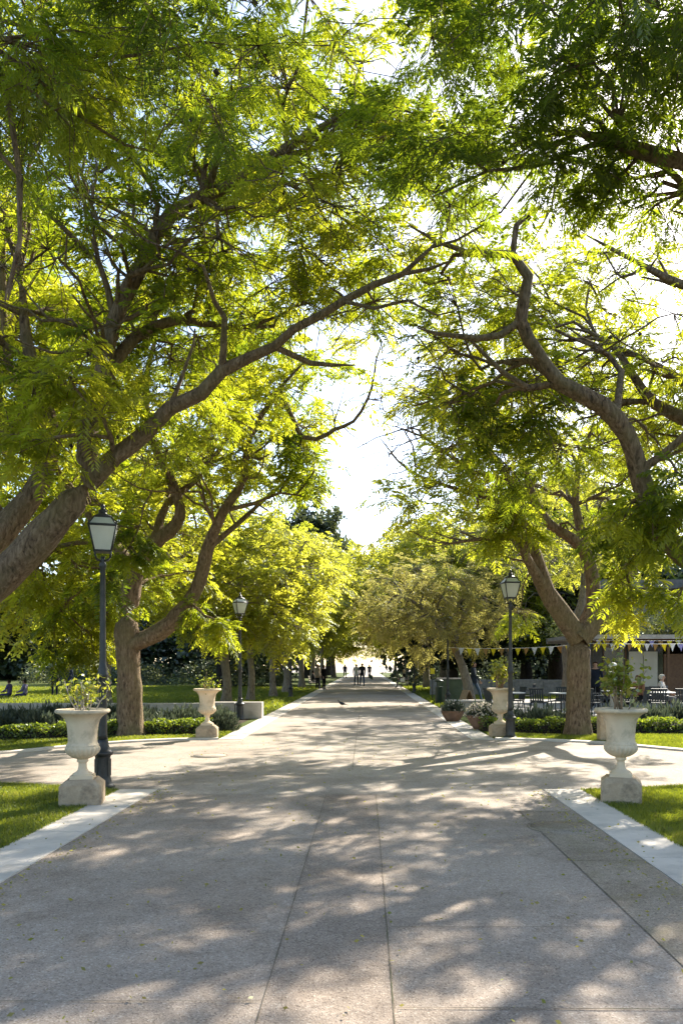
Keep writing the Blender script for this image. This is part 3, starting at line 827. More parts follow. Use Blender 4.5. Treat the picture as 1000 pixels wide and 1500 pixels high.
# --- right, nearest: snaking limb from the right edge
def tree_right_near():
    t = Tree(102); t.podp = .3
    t.limb([(6.4, 11.5, 0), (6.3, 11.4, 1.2), (5.9, 11.2, 2.2), (5.2, 11.1, 2.75), at(1000, 812, 11), at(962, 768, 10.9), at(936, 690, 10.8), at(918, 636, 10.7), at(880, 593, 10.6), at(820, 562, 10.5), at(789, 520, 10.4), at(762, 470, 10.3), at(773, 405, 10.2), at(750, 372, 10.1), at(756, 330, 10), at(796, 298, 10)],
           [.35, .30, .25, .20, .165, .15, .135, .12, .113, .104, .09, .08, .072, .058, .038, .016], step=.22)
    t.limb([at(752, 378, 10.1), at(690, 372, 10), at(640, 354, 9.9), at(598, 330, 9.8)], [.055, .045, .03, .012])
    t.limb([at(764, 484, 10.3), at(700, 496, 10.2), at(640, 489, 10.1), at(610, 480, 10)], [.05, .04, .028, .012])
    t.limb([at(820, 562, 10.5), at(772, 568, 10.5), at(735, 545, 10.4), at(698, 508, 10.3), at(680, 490, 10.3)], [.06, .048, .035, .025, .012])
    t.limb([at(880, 593, 10.6), at(936, 640, 10.9), at(930, 570, 11.2), at(890, 520, 11.4), at(860, 480, 11.5)][2:], [.06, .04, .02])
    t.limb([(5.9, 11.2, 2.2), at(1080, 700, 11.8), at(1010, 618, 12), at(955, 590, 12.2), at(890, 500, 12.4), at(830, 480, 12.4)], [.2, .16, .11, .08, .045, .015])
    t.limb([at(1010, 618, 12), at(1000, 560, 12.2), at(930, 520, 12.4), at(860, 488, 12.6)], [.08, .06, .04, .018])
    t.limb([at(1080, 700, 11.8), at(1090, 560, 11.6), at(1030, 440, 11.2), at(980, 410, 11), at(905, 370, 10.8), at(850, 340, 10.8)], [.14, .11, .075, .055, .032, .014])
    t.limb([at(936, 690, 10.8), at(1000, 640, 10.4), at(1040, 560, 10.2)], [.06, .05, .02])
    g = t.g
    cut = lambda p: (px_of(p)[1] > 345 or px_of(p)[0] > 1010) and not (690 < px_of(p)[0] < 860 and px_of(p)[1] < 430 and p[1] < 12.2)
    C = ell(g, 96, (4.5, 13.7, 7.1), (4.3, 2.8, 2.4), .15, .7, cut)
    C += ell(g, 16, (1.6, 11.6, 6.2), (1.6, 1.3, .8), .1, .6, cut)
    C += ell(g, 14, (5.6, 11.4, 5.2), (1.6, 1.8, 1.2), .1, .6)
    t.boughs(ell(g, 46, (3.8, 11.8, 6.5), (3.6, 1.8, 1.8), .3, .6, cut), .040, .012)
    C = holes(C, .6, -.06, 7.7)
    t.clumps(C, .78, twigs=12, fr=4.6, L=.32, bare=.16, tint=(.35, 1.0), crook=.11)
    t.clumps(ell(g, 26, (3.6, 11.6, 6.6), (3.2, 1.6, 1.6), .1, .6, cut), .9, twigs=8, fr=1, bare=1.0, crook=.14)
    low = [at(955, 720, 10.2), at(990, 690, 10.2), at(925, 735, 10.5), at(905, 775, 11.6), at(920, 815, 11.8), at(905, 850, 12), at(925, 870, 12), at(985, 750, 10.4), at(945, 790, 11.4), at(1000, 860, 11)]
    t.clumps(low, .38, twigs=8, fr=4.5, L=.42, droop=.55, hang=.9, tint=(.15, .8))
    t.clumps([at(700, 640, 12.5), at(720, 600, 12.3), at(740, 680, 12.6), at(790, 610, 12), at(820, 650, 12), at(700, 580, 12)], .45, twigs=8, fr=5, L=.42, droop=.5, hang=.8, tint=(.05, .5))
    return finish(t, 'jacaranda at the right edge with a bare snaking limb rising over the walk', (6.4, 11.5), dict(rtip=.0075), dict(K=11, wid=.034, droop=.36))

# --- left, behind the front lamp
def tree_left_second():
    t = Tree(103); t.podp = .25
    Y = 17.9
    t.limb([(-5.34, Y, 0), at(191, 1040, Y), at(190, 990, Y), at(187, 940, Y), at(184, 900, Y)], [.285, .27, .265, .275, .27], step=.2)
    t.limb([at(188, 945, Y), at(215, 935, 17.8), at(250, 914, 17.7), at(288, 862, 17.6), at(304, 803, 17.5), at(328, 748, 17.3), at(356, 704, 17.2), at(366, 640, 17.0), at(410, 570, 16.6), at(455, 520, 16.3)], [.2, .19, .175, .155, .14, .105, .085, .065, .04, .015], step=.22)
    t.limb([at(184, 900, Y), at(200, 836, 18), at(226, 797, 18), at(264, 755, 17.9), at(246, 692, 17.8), at(222, 640, 17.7), at(214, 560, 17.8), at(235, 470, 17.8)], [.24, .19, .155, .13, .105, .09, .07, .03], step=.22)
    t.limb([at(200, 836, 18), at(160, 790, 18.4), at(112, 728, 18.8), at(60, 655, 19.2), at(0, 600, 19.6)], [.15, .125, .1, .06, .02])
    t.limb([at(226, 797, 18), at(243, 742, 18.4), at(300, 690, 18.8), at(360, 600, 19.2), at(420, 540, 19.4)], [.11, .09, .07, .045, .015])
    t.limb([at(304, 803, 17.5), at(345, 770, 18.2), at(400, 720, 18.8), at(445, 680, 19)], [.08, .06, .04, .015])
    t.limb([at(410, 570, 16.6), at(445, 640, 16.6), at(478, 636, 16.5), at(516, 616, 16.4), at(540, 584, 16.3), at(553, 528, 16.2), at(560, 500, 16.2)], [.05, .05, .045, .036, .028, .018, .008], step=.2, wob=.02)
    t.limb([at(160, 790, 18.4), at(90, 800, 19.5), at(20, 830, 20.5)], [.08, .05, .02])
    g = t.g
    cut = lambda p: px_of(p)[0] < 497
    C = ell(g, 84, (-4.9, 18.4, 7.4), (4.6, 4.2, 2.6), .3, .85, cut)
    C += ell(g, 18, (-2.2, 17.0, 7.2), (1.7, 2.4, 2.1), .1, .7, cut)
    C += ell(g, 26, (-6.6, 19.5, 4.6), (2.8, 2.0, 1.2), .1, .7, cut)
    t.boughs([at(500, 588, 16.3), at(470, 598, 16.5), at(566, 556, 16.2), at(584, 520, 16.2), at(520, 650, 16.4), at(535, 548, 16.2), at(500, 560, 16.4), at(572, 585, 16.1), at(440, 610, 16.6)], .017, .004, .14)
    t.boughs(ell(g, 30, (-4.4, 17.9, 6.4), (4.0, 2.4, 2.2), .3, .8, cut), .045, .014)
    C = holes(C, .5, -.22, 1.7)
    t.clumps(C, .88, twigs=11, fr=5.2, L=.38, bare=.12, tint=(.25, .95), crook=.10)
    low = [at(85, 900, 20.5), at(100, 880, 20.5), at(120, 920, 20.8), at(150, 890, 21), at(80, 940, 21), at(135, 945, 21.2), at(145, 860, 21), at(160, 930, 21.5), at(65, 850, 20), at(110, 830, 20), at(180, 860, 21.5)]
    t.clumps(low, .6, twigs=9, fr=6, L=.42, droop=.5, hang=.8, tint=(.6, 1.0))
    t.clumps([at(70, 760, 19.4), at(110, 750, 19.2), at(95, 800, 19.6), at(140, 740, 18.9), at(45, 740, 19.4), at(130, 790, 19.4), at(60, 690, 19.4), at(110, 700, 19)], .7, twigs=9, fr=4.6, L=.38, tint=(.4, .95))
    t.clumps([at(175, 770, 16.5), at(190, 800, 16.4), at(165, 840, 16.6), at(205, 770, 16.6), at(440, 650, 17), at(460, 690, 17.2), at(420, 700, 17.4)], .5, twigs=8, fr=5, L=.46, droop=.5, hang=.7, tint=(.1, .8))
    t.clumps([at(300, 902, 17.3), at(325, 915, 17.3), at(282, 885, 17.4)], .32, twigs=8, fr=4.5, L=.42, droop=.5, hang=.8, tint=(.3, .9))
    return finish(t, 'forked jacaranda standing in the flower bed behind the front left lamp post', (-5.34, Y), dict(rtip=.0085, flare=.28), dict(K=9, wid=.046, droop=.34))

# --- right, beside the front right urn
def tree_right_second():
    t = Tree(104); t.podp = .2
    Y = 18.0
    t.limb([(4.86, Y, 0), at(845, 1040, Y), at(846, 985, Y), at(848, 935, Y)], [.275, .262, .258, .275], step=.2)
    t.limb([at(848, 935, Y), at(826, 905, 17.9), at(800, 866, 17.8), at(782, 815, 17.7), at(768, 770, 17.6), at(742, 700, 17.3), at(700, 645, 17.1), at(642, 602, 16.9), at(590, 585, 16.7)], [.25, .215, .2, .175, .12, .085, .062, .04, .014], step=.22)
    t.limb([at(800, 866, 17.8), at(772, 820, 17.2), at(758, 790, 17), at(700, 790, 16.6), at(640, 800, 16.4)], [.12, .1, .07, .04, .015])
    t.limb([at(848, 935, Y), at(868, 885, 18.2), at(862, 822, 18.3), at(843, 793, 18.2), at(802, 766, 18), at(778, 722, 17.9), at(758, 655, 17.8), at(720, 590, 17.6), at(690, 540, 17.4)], [.2, .165, .15, .125, .105, .085, .065, .04, .015], step=.22)
    t.limb([at(862, 822, 18.3), at(846, 760, 18.6), at(842, 718, 18.8), at(856, 650, 19), at(900, 590, 19.3)], [.11, .1, .085, .05, .02])
    t.limb([at(848, 935, Y), at(882, 898, 18), at(925, 830, 18.2), at(985, 770, 18.6), at(1020, 690, 19)], [.24, .21, .17, .12, .05])
    t.limb([at(768, 770, 17.6), at(730, 735, 18.2), at(680, 720, 18.6), at(600, 690, 18.8), at(555, 640, 18.8)], [.08, .065, .05, .03, .012])
    t.limb([at(742, 700, 17.3), at(690, 690, 16.5), at(620, 640, 16), at(560, 620, 15.8)], [.05, .04, .028, .012])
    g = t.g
    cut = lambda p: px_of(p)[0] > 560 and (px_of(p)[0] > 690 or g.random() < .55)
    C = ell(g, 80, (5.4, 19.8, 8.0), (4.4, 3.6, 2.7), .2, .85, cut)
    C += ell(g, 12, (2.0, 17.2, 5.8), (1.7, 2.0, 1.6), .1, .75, cut)
    t.boughs([at(540, 600, 16.6), at(570, 655, 16.8), at(600, 720, 17), at(640, 745, 17), at(548, 700, 17), at(585, 765, 17), at(660, 775, 17), at(620, 680, 16.6), at(560, 740, 17), at(528, 660, 16.8), at(600, 560, 16.6), at(690, 740, 17), at(610, 800, 17), at(575, 610, 16.2)], .022, .005, .2)
    t.boughs(ell(g, 40, (3.6, 17.9, 6.6), (3.6, 2.2, 2.4), .3, .7, lambda p: px_of(p)[0] > 535), .045, .012, .2)
    C = holes(C, .5, -.08, 5.3)
    t.clumps(C, .85, twigs=10, fr=3.8, L=.38, bare=.28, tint=(.3, .95), crook=.12)
    t.clumps(ell(g, 22, (1.5, 17.2, 6.7), (1.5, 1.6, 2.3), .1, .7), .75, twigs=9, fr=2.4, L=.36, bare=.2, tint=(.3, .95), crook=.14)
    t.clumps(ell(g, 24, (2.6, 17.6, 6.4), (2.6, 2.0, 2.0), .1, .7), 1.0, twigs=8, fr=1, bare=1.0, crook=.14)
    t.clumps([at(745, 740, 16.8), at(765, 765, 16.8), at(730, 770, 16.9), at(762, 890, 20.3)], .5, twigs=9, fr=5.5, L=.46, droop=.5, hang=.8, tint=(.45, .95))
    return finish(t, 'forked jacaranda with thick pale trunk in the verge behind the front right urn', (4.86, Y), dict(rtip=.0085, flare=.22), dict(K=9, wid=.046, droop=.34))

# --- overhead, at either side of the camera
def tree_overhead_left():
    t = Tree(105); t.podp = .6
    t.limb([(-6.6, 4.6, 0), (-6.4, 4.7, 1.8), (-5.9, 5.0, 3.2), (-5.0, 5.5, 5.2), (-3.8, 6.0, 7.0), (-2.2, 6.3, 8.1), (-.6, 6.4, 8.8)], [.34, .3, .25, .19, .13, .07, .02])
    t.limb([(-5.9, 5.0, 3.2), (-6.3, 6.2, 4.8), (-6.4, 7.2, 6.4), (-6.0, 7.8, 7.6)], [.2, .16, .11, .02])
    t.limb([at(12, 170, 5.9), at(32, 260, 5.9), at(30, 360, 6.0), at(12, 440, 6.1)][::1], [.022, .018, .013, .008])
    t.limb([(-3.8, 6.0, 7.0), at(-20, 60, 6.1), at(28, 250, 6.0), at(30, 350, 6.0), at(8, 440, 6.0)], [.035, .03, .022, .016, .008])
    g = t.g
    t.boughs([at(90, 120, 6.2), at(150, 60, 6.4), at(210, 130, 6.6), at(270, 60, 6.5), at(120, 20, 6.2), at(300, 110, 6.8), at(50, 180, 6.2), at(240, 170, 6.8)], .022, .007, .14)
    C = ell(g, 30, (-3.4, 6.2, 6.8), (2.8, 1.6, .9), .1, .55)
    C += ell(g, 8, (-1.6, 6.6, 7.1), (1.4, 1.3, .6), .1, .6)
    C += [at(110, 130, 6.2), at(60, 70, 6), at(200, 40, 6.2), at(20, 60, 5.6), at(160, 100, 6.6)]
    t.clumps(C, .62, twigs=12, fr=5.2, L=.25, bare=.26, hang=.5, tint=(.05, .7), crook=.11)
    return finish(t, 'jacaranda overhanging the top left of the view with dangling bare twigs', (-6.6, 4.6), dict(rtip=.0046), dict(K=13, wid=.027, droop=.32))

def tree_overhead_right():
    t = Tree(106); t.podp = .7
    t.limb([(6.8, 5.0, 0), (6.6, 5.0, 1.8), (6.0, 5.2, 3.4), (4.9, 5.5, 5.6), (3.4, 5.8, 7.3), (1.8, 6.0, 8.0), (.4, 6.0, 8.2)], [.34, .3, .25, .18, .12, .07, .02])
    t.limb([(6.0, 5.2, 3.4), at(1120, 330, 6.3), at(1050, 256, 6.5), at(1000, 238, 6.5), at(942, 222, 6.5), at(892, 205, 6.5), at(858, 176, 6.6)], [.17, .10, .075, .062, .055, .042, .02])
    t.limb([at(1050, 256, 6.5), at(1010, 280, 6.8), at(980, 250, 7), at(930, 262, 7.2), at(870, 280, 7.4)], [.045, .035, .028, .018, .008])
    t.limb([at(942, 222, 6.5), at(905, 180, 6.6), at(860, 130, 6.6), at(800, 110, 6.5)], [.03, .024, .016, .008])
    g = t.g
    t.boughs([at(880, 140, 6.6), at(930, 90, 6.8), at(980, 160, 6.8), at(820, 200, 6.8), at(760, 230, 6.8), at(700, 260, 6.8), at(840, 260, 7), at(960, 290, 7), at(900, 250, 7), at(640, 240, 6.6), at(860, 60, 6.6), at(960, 30, 6.6), at(720, 290, 7), at(780, 320, 7.2), at(820, 330, 7.2), at(760, 200, 6.8), at(930, 330, 7.2), at(990, 330, 7), at(860, 300, 7.2), at(800, 160, 6.8), at(690, 310, 7)], .024, .006, .15)
    C = ell(g, 16, (1.1, 6.4, 6.5), (1.1, 1.2, .7), .05, .5)
    C += ell(g, 14, (2.5, 6.0, 6.3), (1.3, 1.3, .8), .05, .5)
    C = holes(C, .8, -.35, 2.2) + ell(g, 9, (3.6, 6.6, 6.9), (1.2, 1.2, .7), .05, .55)
    t.clumps(C, .55, twigs=12, fr=6.2, L=.26, bare=.12, hang=.4, tint=(.0, .45), crook=.10)
    B = [at(620, 270, 6.6), at(660, 300, 6.8), at(830, 300, 7.2), at(900, 290, 7.2), at(960, 300, 7), at(980, 200, 6.6), at(930, 120, 6.8),  at(870, 240, 6.8), at(985, 120, 6.4)]
    t.clumps(B + [at(900, 250, 7.2), at(960, 260, 7), at(960, 170, 6.8), at(900, 140, 6.8), at(830, 190, 6.8)], .38, twigs=11, fr=2.4, L=.25, bare=.5, hang=.4, tint=(.1, .6), crook=.13)
    return finish(t, 'jacaranda overhanging the top right of the view with dark fine foliage', (6.8, 5.0), dict(rtip=.0046), dict(K=13, wid=.028, droop=.30))

tree_left_near(); tree_right_near(); t2 = tree_left_second(); tree_right_second(); tree_overhead_left(); tree_overhead_right()
def again(src, x, y, rz, s, label):
    return dup(src, (x, y, 0), rz, label, s)
again(t2, -11.0, 15.2, .6, (1.15, 1.15, 1.2), 'jacaranda out of frame at left, its crown behind the long arching limb at upper left')
again(t2, 13.8, 17.0, -1.7, (1.15, 1.15, 1.2), 'jacaranda out of frame at right, its crown reaching in above the cafe')

# ------------------------------------------------------------------ the rows further down the avenue
def row_tree(seed, name, limbs, clumpsets, leaf, bark, K=5, wid=.085, L=.5, fr=5.5, tint=(.4, 1.0), bare=.05, rtip=.009, droop=.35, hang=.4, R=.95):
    t = Tree(seed, 60000); t.zmin = 1.6
    for pts, rad in limbs: t.limb(pts, rad, step=.35)
    C = []
    for c, r, n in clumpsets: C += ell(t.g, n, c, r, .3, .9)
    t.clumps(C, R, twigs=8, fr=fr, L=L, bare=bare, tint=tint, crook=.09, droop=.4, hang=hang)
    root = empty(name, (0, 0, 0))
    t.wood('trunk', M[bark], root, rtip=rtip, flare=.25)
    t.leaves('crown', M[leaf], root, K=K, wid=wid, droop=droop)
    return root
fork = [([(0, 0, 0), (.05, 0, .9), (-.05, .05, 1.8), (.0, .1, 2.5)], [.21, .17, .16, .17]),
        ([(.0, .1, 2.5), (.7, .0, 3.4), (1.5, -.3, 4.6), (2.2, -.4, 6.0)], [.16, .13, .09, .03]),
        ([(.0, .1, 2.5), (-.5, .4, 3.5), (-.9, .9, 4.8), (-1.8, 1.2, 6.4)], [.15, .12, .08, .03]),
        ([(-.05, .05, 1.8), (-.8, -.5, 2.8), (-1.6, -1.0, 3.9), (-2.4, -1.4, 5.2)], [.12, .1, .07, .03])]
slim = [([(0, 0, 0), (.06, 0, 1.2), (.0, .05, 2.4), (.15, .1, 3.4)], [.18, .145, .14, .13]),
        ([(.15, .1, 3.4), (.9, -.2, 4.6), (1.8, -.4, 5.8)], [.12, .08, .03]),
        ([(.15, .1, 3.4), (-.6, .3, 4.6), (-1.3, .8, 6.2)], [.12, .08, .03])]
green = row_tree(201, 'jacaranda_tree', fork, [((.2, 0, 5.6), (4.0, 3.8, 2.5), 80), ((1.2, -.6, 3.5), (2.2, 2.2, .8), 16)], 'leaf_pale', 'bark_pale', tint=(.3, 1.0))
slimtree = row_tree(202, 'jacaranda_tree', slim, [((.3, 0, 5.8), (3.6, 3.4, 2.4), 66), ((.8, -.4, 3.7), (2.2, 2, .8), 14)], 'leaf_pale', 'bark_pale', tint=(.2, .9))
brown = row_tree(203, 'jacaranda_tree', [([(0, 0, 0), (-.15, 0, 1.0), (-.45, .05, 2.0), (-.7, .1, 2.8)], [.26, .2, .17, .16]),
        ([(-.7, .1, 2.8), (-1.6, -.2, 3.7), (-2.6, -.6, 4.6), (-3.8, -.8, 5.0)], [.13, .1, .07, .03]),
        ([(-.7, .1, 2.8), (-.3, .4, 4.0), (.6, .7, 5.2)], [.13, .1, .03])],
        [((-1.5, 0, 4.7), (3.5, 2.6, 1.9), 84)], 'leaf_brown', 'bark_pale', K=6, wid=.05, L=.42, tint=(.1, .85), hang=.7, fr=6)
dark = row_tree(204, 'evergreen_tree', [([(0, 0, 0), (.1, 0, 1.2), (.0, .1, 2.2)], [.4, .33, .3]),
        ([(.0, .1, 2.2), (1.4, .2, 3.6), (2.8, .3, 4.8)], [.22, .16, .05]), ([(.0, .1, 2.2), (-1.3, .1, 3.4), (-2.6, .2, 4.6)], [.22, .16, .05]),
        ([(.0, .1, 2.2), (.1, -.9, 3.8), (.3, -1.6, 5.4)], [.2, .14, .04])],
        [((0, 0, 5.6), (4.4, 3.8, 2.8), 100)], 'leaf_dark', 'bark_dark', K=4, wid=.15, L=.62, tint=(.0, .7), fr=7, hang=.2)

def place(proto, first, x, y, rz, s, label, group='jacaranda trees along the avenue'):
    loc = (x, y, 0)
    if first:
        proto.location = loc; proto.rotation_euler = (0, 0, rz); proto.scale = s; o = proto; o['label'] = label
    else:
        o = dup(proto, loc, rz, label, s)
    o['category'] = 'tree'; o['group'] = group
    return o
place(green, True, -5.5, 31, .2, (1, 1, 1), 'leaning pale forked jacaranda behind the second left urn, branches spread low')
place(slimtree, True, -5.2, 35.5, .5, (1, 1, 1.0), 'straight pale trunked jacaranda just right of the second left lamp head')
place(slimtree, False, -4.7, 40, 2.1, (1, 1, 1.05), 'slim leaning jacaranda, third trunk of the left row from the second lamp')
place(green, False, -4.6, 46, 1.4, (1.1, 1.1, 1.1), 'slim jacaranda in the left row before the far left lamp post')
place(slimtree, False, -4.6, 57, 4.0, (1.35, 1.25, 1.4), 'jacaranda behind the left bench where two people wait')
place(green, False, -4.7, 70, 5.0, (1.35, 1.25, 1.55), 'bright jacaranda far down the left row beyond the bench')
place(slimtree, False, -4.8, 86, .8, (1.5, 1.4, 1.75), 'most distant jacaranda standing in the left row')
sparse = row_tree(205, 'jacaranda_tree', [([(0, 0, 0), (-.1, 0, 1.2), (.05, .05, 2.6)], [.26, .22, .22]),
        ([(.05, .05, 2.6), (-1.0, -.2, 4.0), (-2.2, -.4, 5.6), (-3.2, -.6, 7.2)], [.17, .13, .09, .03]),
        ([(.05, .05, 2.6), (.5, .5, 4.4), (.3, .8, 6.4), (-.4, 1.0, 8.4)], [.16, .13, .09, .03]),
        ([(.05, .05, 2.6), (1.2, -.3, 4.0), (2.6, -.4, 5.6)], [.15, .11, .03])],
        [((-.4, 0, 7.2), (4.2, 4.0, 2.6), 78)], 'leaf_pale', 'bark_pale', K=6, wid=.06, L=.42, fr=3.6, bare=.35, tint=(.2, .9), rtip=.011)
place(sparse, True, 7.6, 28.6, 0, (1.05, 1.05, 1.1), 'sparsely leaved jacaranda over the terrace tables behind the thick right trunk')
place(sparse, False, 9.6, 37.5, 2.0, (1.1, 1.1, 1.2), 'sparsely leaved jacaranda left of the kiosk, standing behind the terrace')
place(green, False, -8.6, 26, 3.0, (1.2, 1.2, 1.25), 'jacaranda on the left lawn just behind the low wall and forked tree')
place(green, False, 4.8, 49, 5.5, (1.2, 1.2, 1.45), 'yellow green jacaranda rising right behind the brown feathery one')
place(brown, True, 4.25, 31.8, 0, (.9, .9, .9), 'jacaranda with drying brown feathery crown and leaning pale trunk on the right')
place(green, False, 4.4, 56, 3.3, (1.25, 1.2, 1.45), 'bright green jacaranda behind the brown one in the right row')
place(slimtree, False, 4.6, 72, 5.2, (1.45, 1.35, 1.6), 'jacaranda behind the right bench with the seated person')
place(green, False, 4.6, 88, 2.2, (1.4, 1.3, 1.7), 'most distant jacaranda standing in the right row')
place(slimtree, False, 8.4, 47, 1.2, (1.1, 1.1, 1.15), 'green jacaranda behind the cafe terrace tables, crown over the bunting')
place(green, False, -4.4, 110, 1.1, (1.5, 1.4, 1.2), 'hazy jacaranda closing the avenue at its far left end')
place(slimtree, False, 4.3, 112, 4.1, (1.6, 1.4, 1.2), 'hazy jacaranda closing the avenue at its far right end')
olive = dup(dark, (0, 0, 0), 0)
for c_ in olive.children:
    if c_.name.startswith('crown'): c_.data = c_.data.copy(); c_.data.materials[0] = M['leaf_olive']
olive.name = 'olive_tree'
EV = 'dark evergreen trees in the background'
place(dark, True, -20.6, 41, .4, (1.2, 1.1, .78), 'dark glossy evergreen at the left edge above the sunlit lawn', EV)
place(dark, False, -10.5, 58, 1.9, (1.2, 1.2, 1.2), 'dark spreading evergreen with low boughs between the second urn and left tree', EV)
place(dark, False, 5.2, 46, 2.6, (.85, .85, .72), 'dark evergreen whose low crown shades under the brown jacaranda', EV)
place(dark, False, 10.6, 52, .9, (1.1, 1.1, 1.0), 'dark evergreen behind the cafe chairs left of the right trunk', EV)
place(dark, False, 13.6, 56, 3.9, (1.5, 1.4, 1.7), 'dark evergreen rising behind the cafe kiosk roof', EV)
place(dark, False, 24.5, 43, 1.2, (1.3, 1.3, 1.3), 'dark evergreen at the right edge beyond the kiosk roof', EV)
place(dark, False, -15, 76, 4.4, (1.4, 1.4, 1.5), 'tall dark evergreen at the back of the left lawn', EV)
place(olive, True, -7.5, 100, 5.4, (1.5, 1.5, 2.6), 'tall olive evergreen rising above the far end of the left row', EV)
place(olive, False, -6.0, 128, .4, (1.6, 1.6, 2.5), 'tall pale olive tree seen through the gap above the far avenue', EV)
place(dark, False, 9.5, 105, 2.4, (1.4, 1.4, 1.7), 'dark evergreen beyond the far end of the right row', EV)

# distant woodland behind the lawns: nobody could count its trees
def woods(name, label, spots, mat, n, size, seed, flat=.1):
    g = np.random.default_rng(seed)
    Cs = []; T = []
    tot = sum(r[0] * r[1] * r[2] for _, r in spots)
    for c, r in spots:
        k = int(n * r[0] * r[1] * r[2] / tot)
        sub = max(6, k // 90)
        cc = unit(g.normal(0, 1, (sub, 3))) * (g.uniform(.35, 1, (sub, 1)) ** .5) * np.array(r) + np.array(c)
        ids = g.integers(0, sub, k)
        p = cc[ids] + g.normal(0, 1, (k, 3)) * np.array(r) * .22
        ok = p[:, 2] > .05
        Cs.append(p[ok]); T.append(np.clip(g.normal(.4, .2, sub)[ids][ok] + g.normal(0, .12, ok.sum()), 0, 1))
    C = np.vstack(Cs); V, Fq = card_mesh(g, C, size, flat, .6)
    return tag(mesh_np(name, V, Fq, [M[mat]], None, np.concatenate(T)), label, 'woodland', None, 'stuff')
rg = random.Random(5)
spL = [((rg.uniform(-70, -14), rg.uniform(84, 120), rg.uniform(3, 9)), (rg.uniform(5, 9), rg.uniform(4, 7), rg.uniform(4, 7))) for _ in range(26)]
spR = [((rg.uniform(11, 70), rg.uniform(66, 110), rg.uniform(2, 8)), (rg.uniform(5, 9), rg.uniform(4, 7), rg.uniform(4, 7))) for _ in range(26)]
woods('woodland', 'dark mass of woodland behind the lawn on the left', spL, 'leaf_dark', 80000, .8, 31)
woods('woodland', 'dark mass of woodland behind the cafe on the right', spR, 'leaf_dark', 80000, .8, 32)
woods('shrubbery', 'sunlit shrubs at the foot of the left woodland', [((rg.uniform(-30, -6), rg.uniform(58, 72), .7), (2.2, 1.6, 1.2)) for _ in range(14)], 'leaf_olive', 16000, .2, 33)
woods('shrubbery', 'grey green shrubs along the foot of the right woodland', [((rg.uniform(4.5, 26), rg.uniform(60, 66), .9), (2.6, 1.2, 1.3)) for _ in range(10)], 'leaf_lavender', 12000, .2, 34)


# ------------------------------------------------------------------ urns on plinths
def urn_parts(root, seed):
    g = random.Random(seed)
    mb = MB()
    def sqr(h, z): return [(-h, -h, z), (h, -h, z), (h, h, z), (-h, h, z)]
    rows = [(.226, 0), (.230, .01), (.227, .222), (.221, .236), (.168, .283), (.160, .292)]
    vs = []
    for h, z in rows:
        k = h * .93
        vs += [(-h, -k, z), (-k, -h, z), (k, -h, z), (h, -k, z), (h, k, z), (k, h, z), (-k, h, z), (-h, k, z)]
    vs = [(x + g.uniform(-.004, .004), y + g.uniform(-.004, .004), z + (g.uniform(-.003, .003) if z > .01 else 0)) for x, y, z in vs]
    fs = [tuple(range(7, -1, -1)), tuple(range(40, 48))]
    for r in range(5):
        for i in range(8): fs.append((r * 8 + i, r * 8 + (i + 1) % 8, r * 8 + 8 + (i + 1) % 8, r * 8 + 8 + i))
    mb.add(vs, fs)
    mb.build('plinth', M['plinth'], root)
    u = MB()
    u.box((0, 0, .312), (.258, .258, .044), 0, None, .97)
    lob = lambda r, z, a: r * (1 + (.13 * abs(math.sin(11 * a)) - .07) * min(1, max(0, 1.25 - abs(z - .60) / .06))) if .52 < z < .662 else r
    prof = [(.112, .332), (.113, .345), (.104, .356), (.080, .366), (.060, .382), (.050, .41), (.046, .45), (.046, .478), (.062, .486), (.066, .498), (.060, .508), (.066, .520),
            (.105, .532), (.142, .556), (.168, .585), (.184, .615), (.189, .640), (.185, .658), (.180, .664), (.184, .672), (.182, .684), (.170, .694), (.163, .71), (.161, .75),
            (.164, .81), (.169, .87), (.177, .925), (.190, .965), (.214, 1.002), (.244, 1.028), (.272, 1.043), (.296, 1.052), (.305, 1.066), (.304, 1.082), (.294, 1.094), (.276, 1.096), (.258, 1.082), (.21, 1.03), (.15, 1.00)]
    u.lathe(prof, 96, (0, 0, 0), 0, lob, cap=False)
    u.build('urn', M['urn'], root)
    s = MB(); s.lathe([(.19, 1.018), (.12, 1.026), (.001, 1.030)], 24, cap=False); s.build('soil', M['soil'], root)
def urn(x, y, rz, label, seed, lean=0.0):
    r = empty('garden_urn', (x, y, 0), rz, label, 'urn', 'stone garden urns on plinths')
    urn_parts(r, seed)
    r.rotation_euler[0] = lean
    return r
urn(-3.28, 9.12, .21, 'pale fluted stone urn on a weathered plinth beside the front left lamp post', 1)
urn(3.02, 9.3, -.30, 'pale fluted stone urn on the sunlit lawn at the front right', 2)
urn(-3.47, 17.25, .1, 'stone urn in the flower bed near the second left lamp post', 3)
urn(3.02, 17.6, .0, 'stone urn half hidden by the right lamp post', 4)

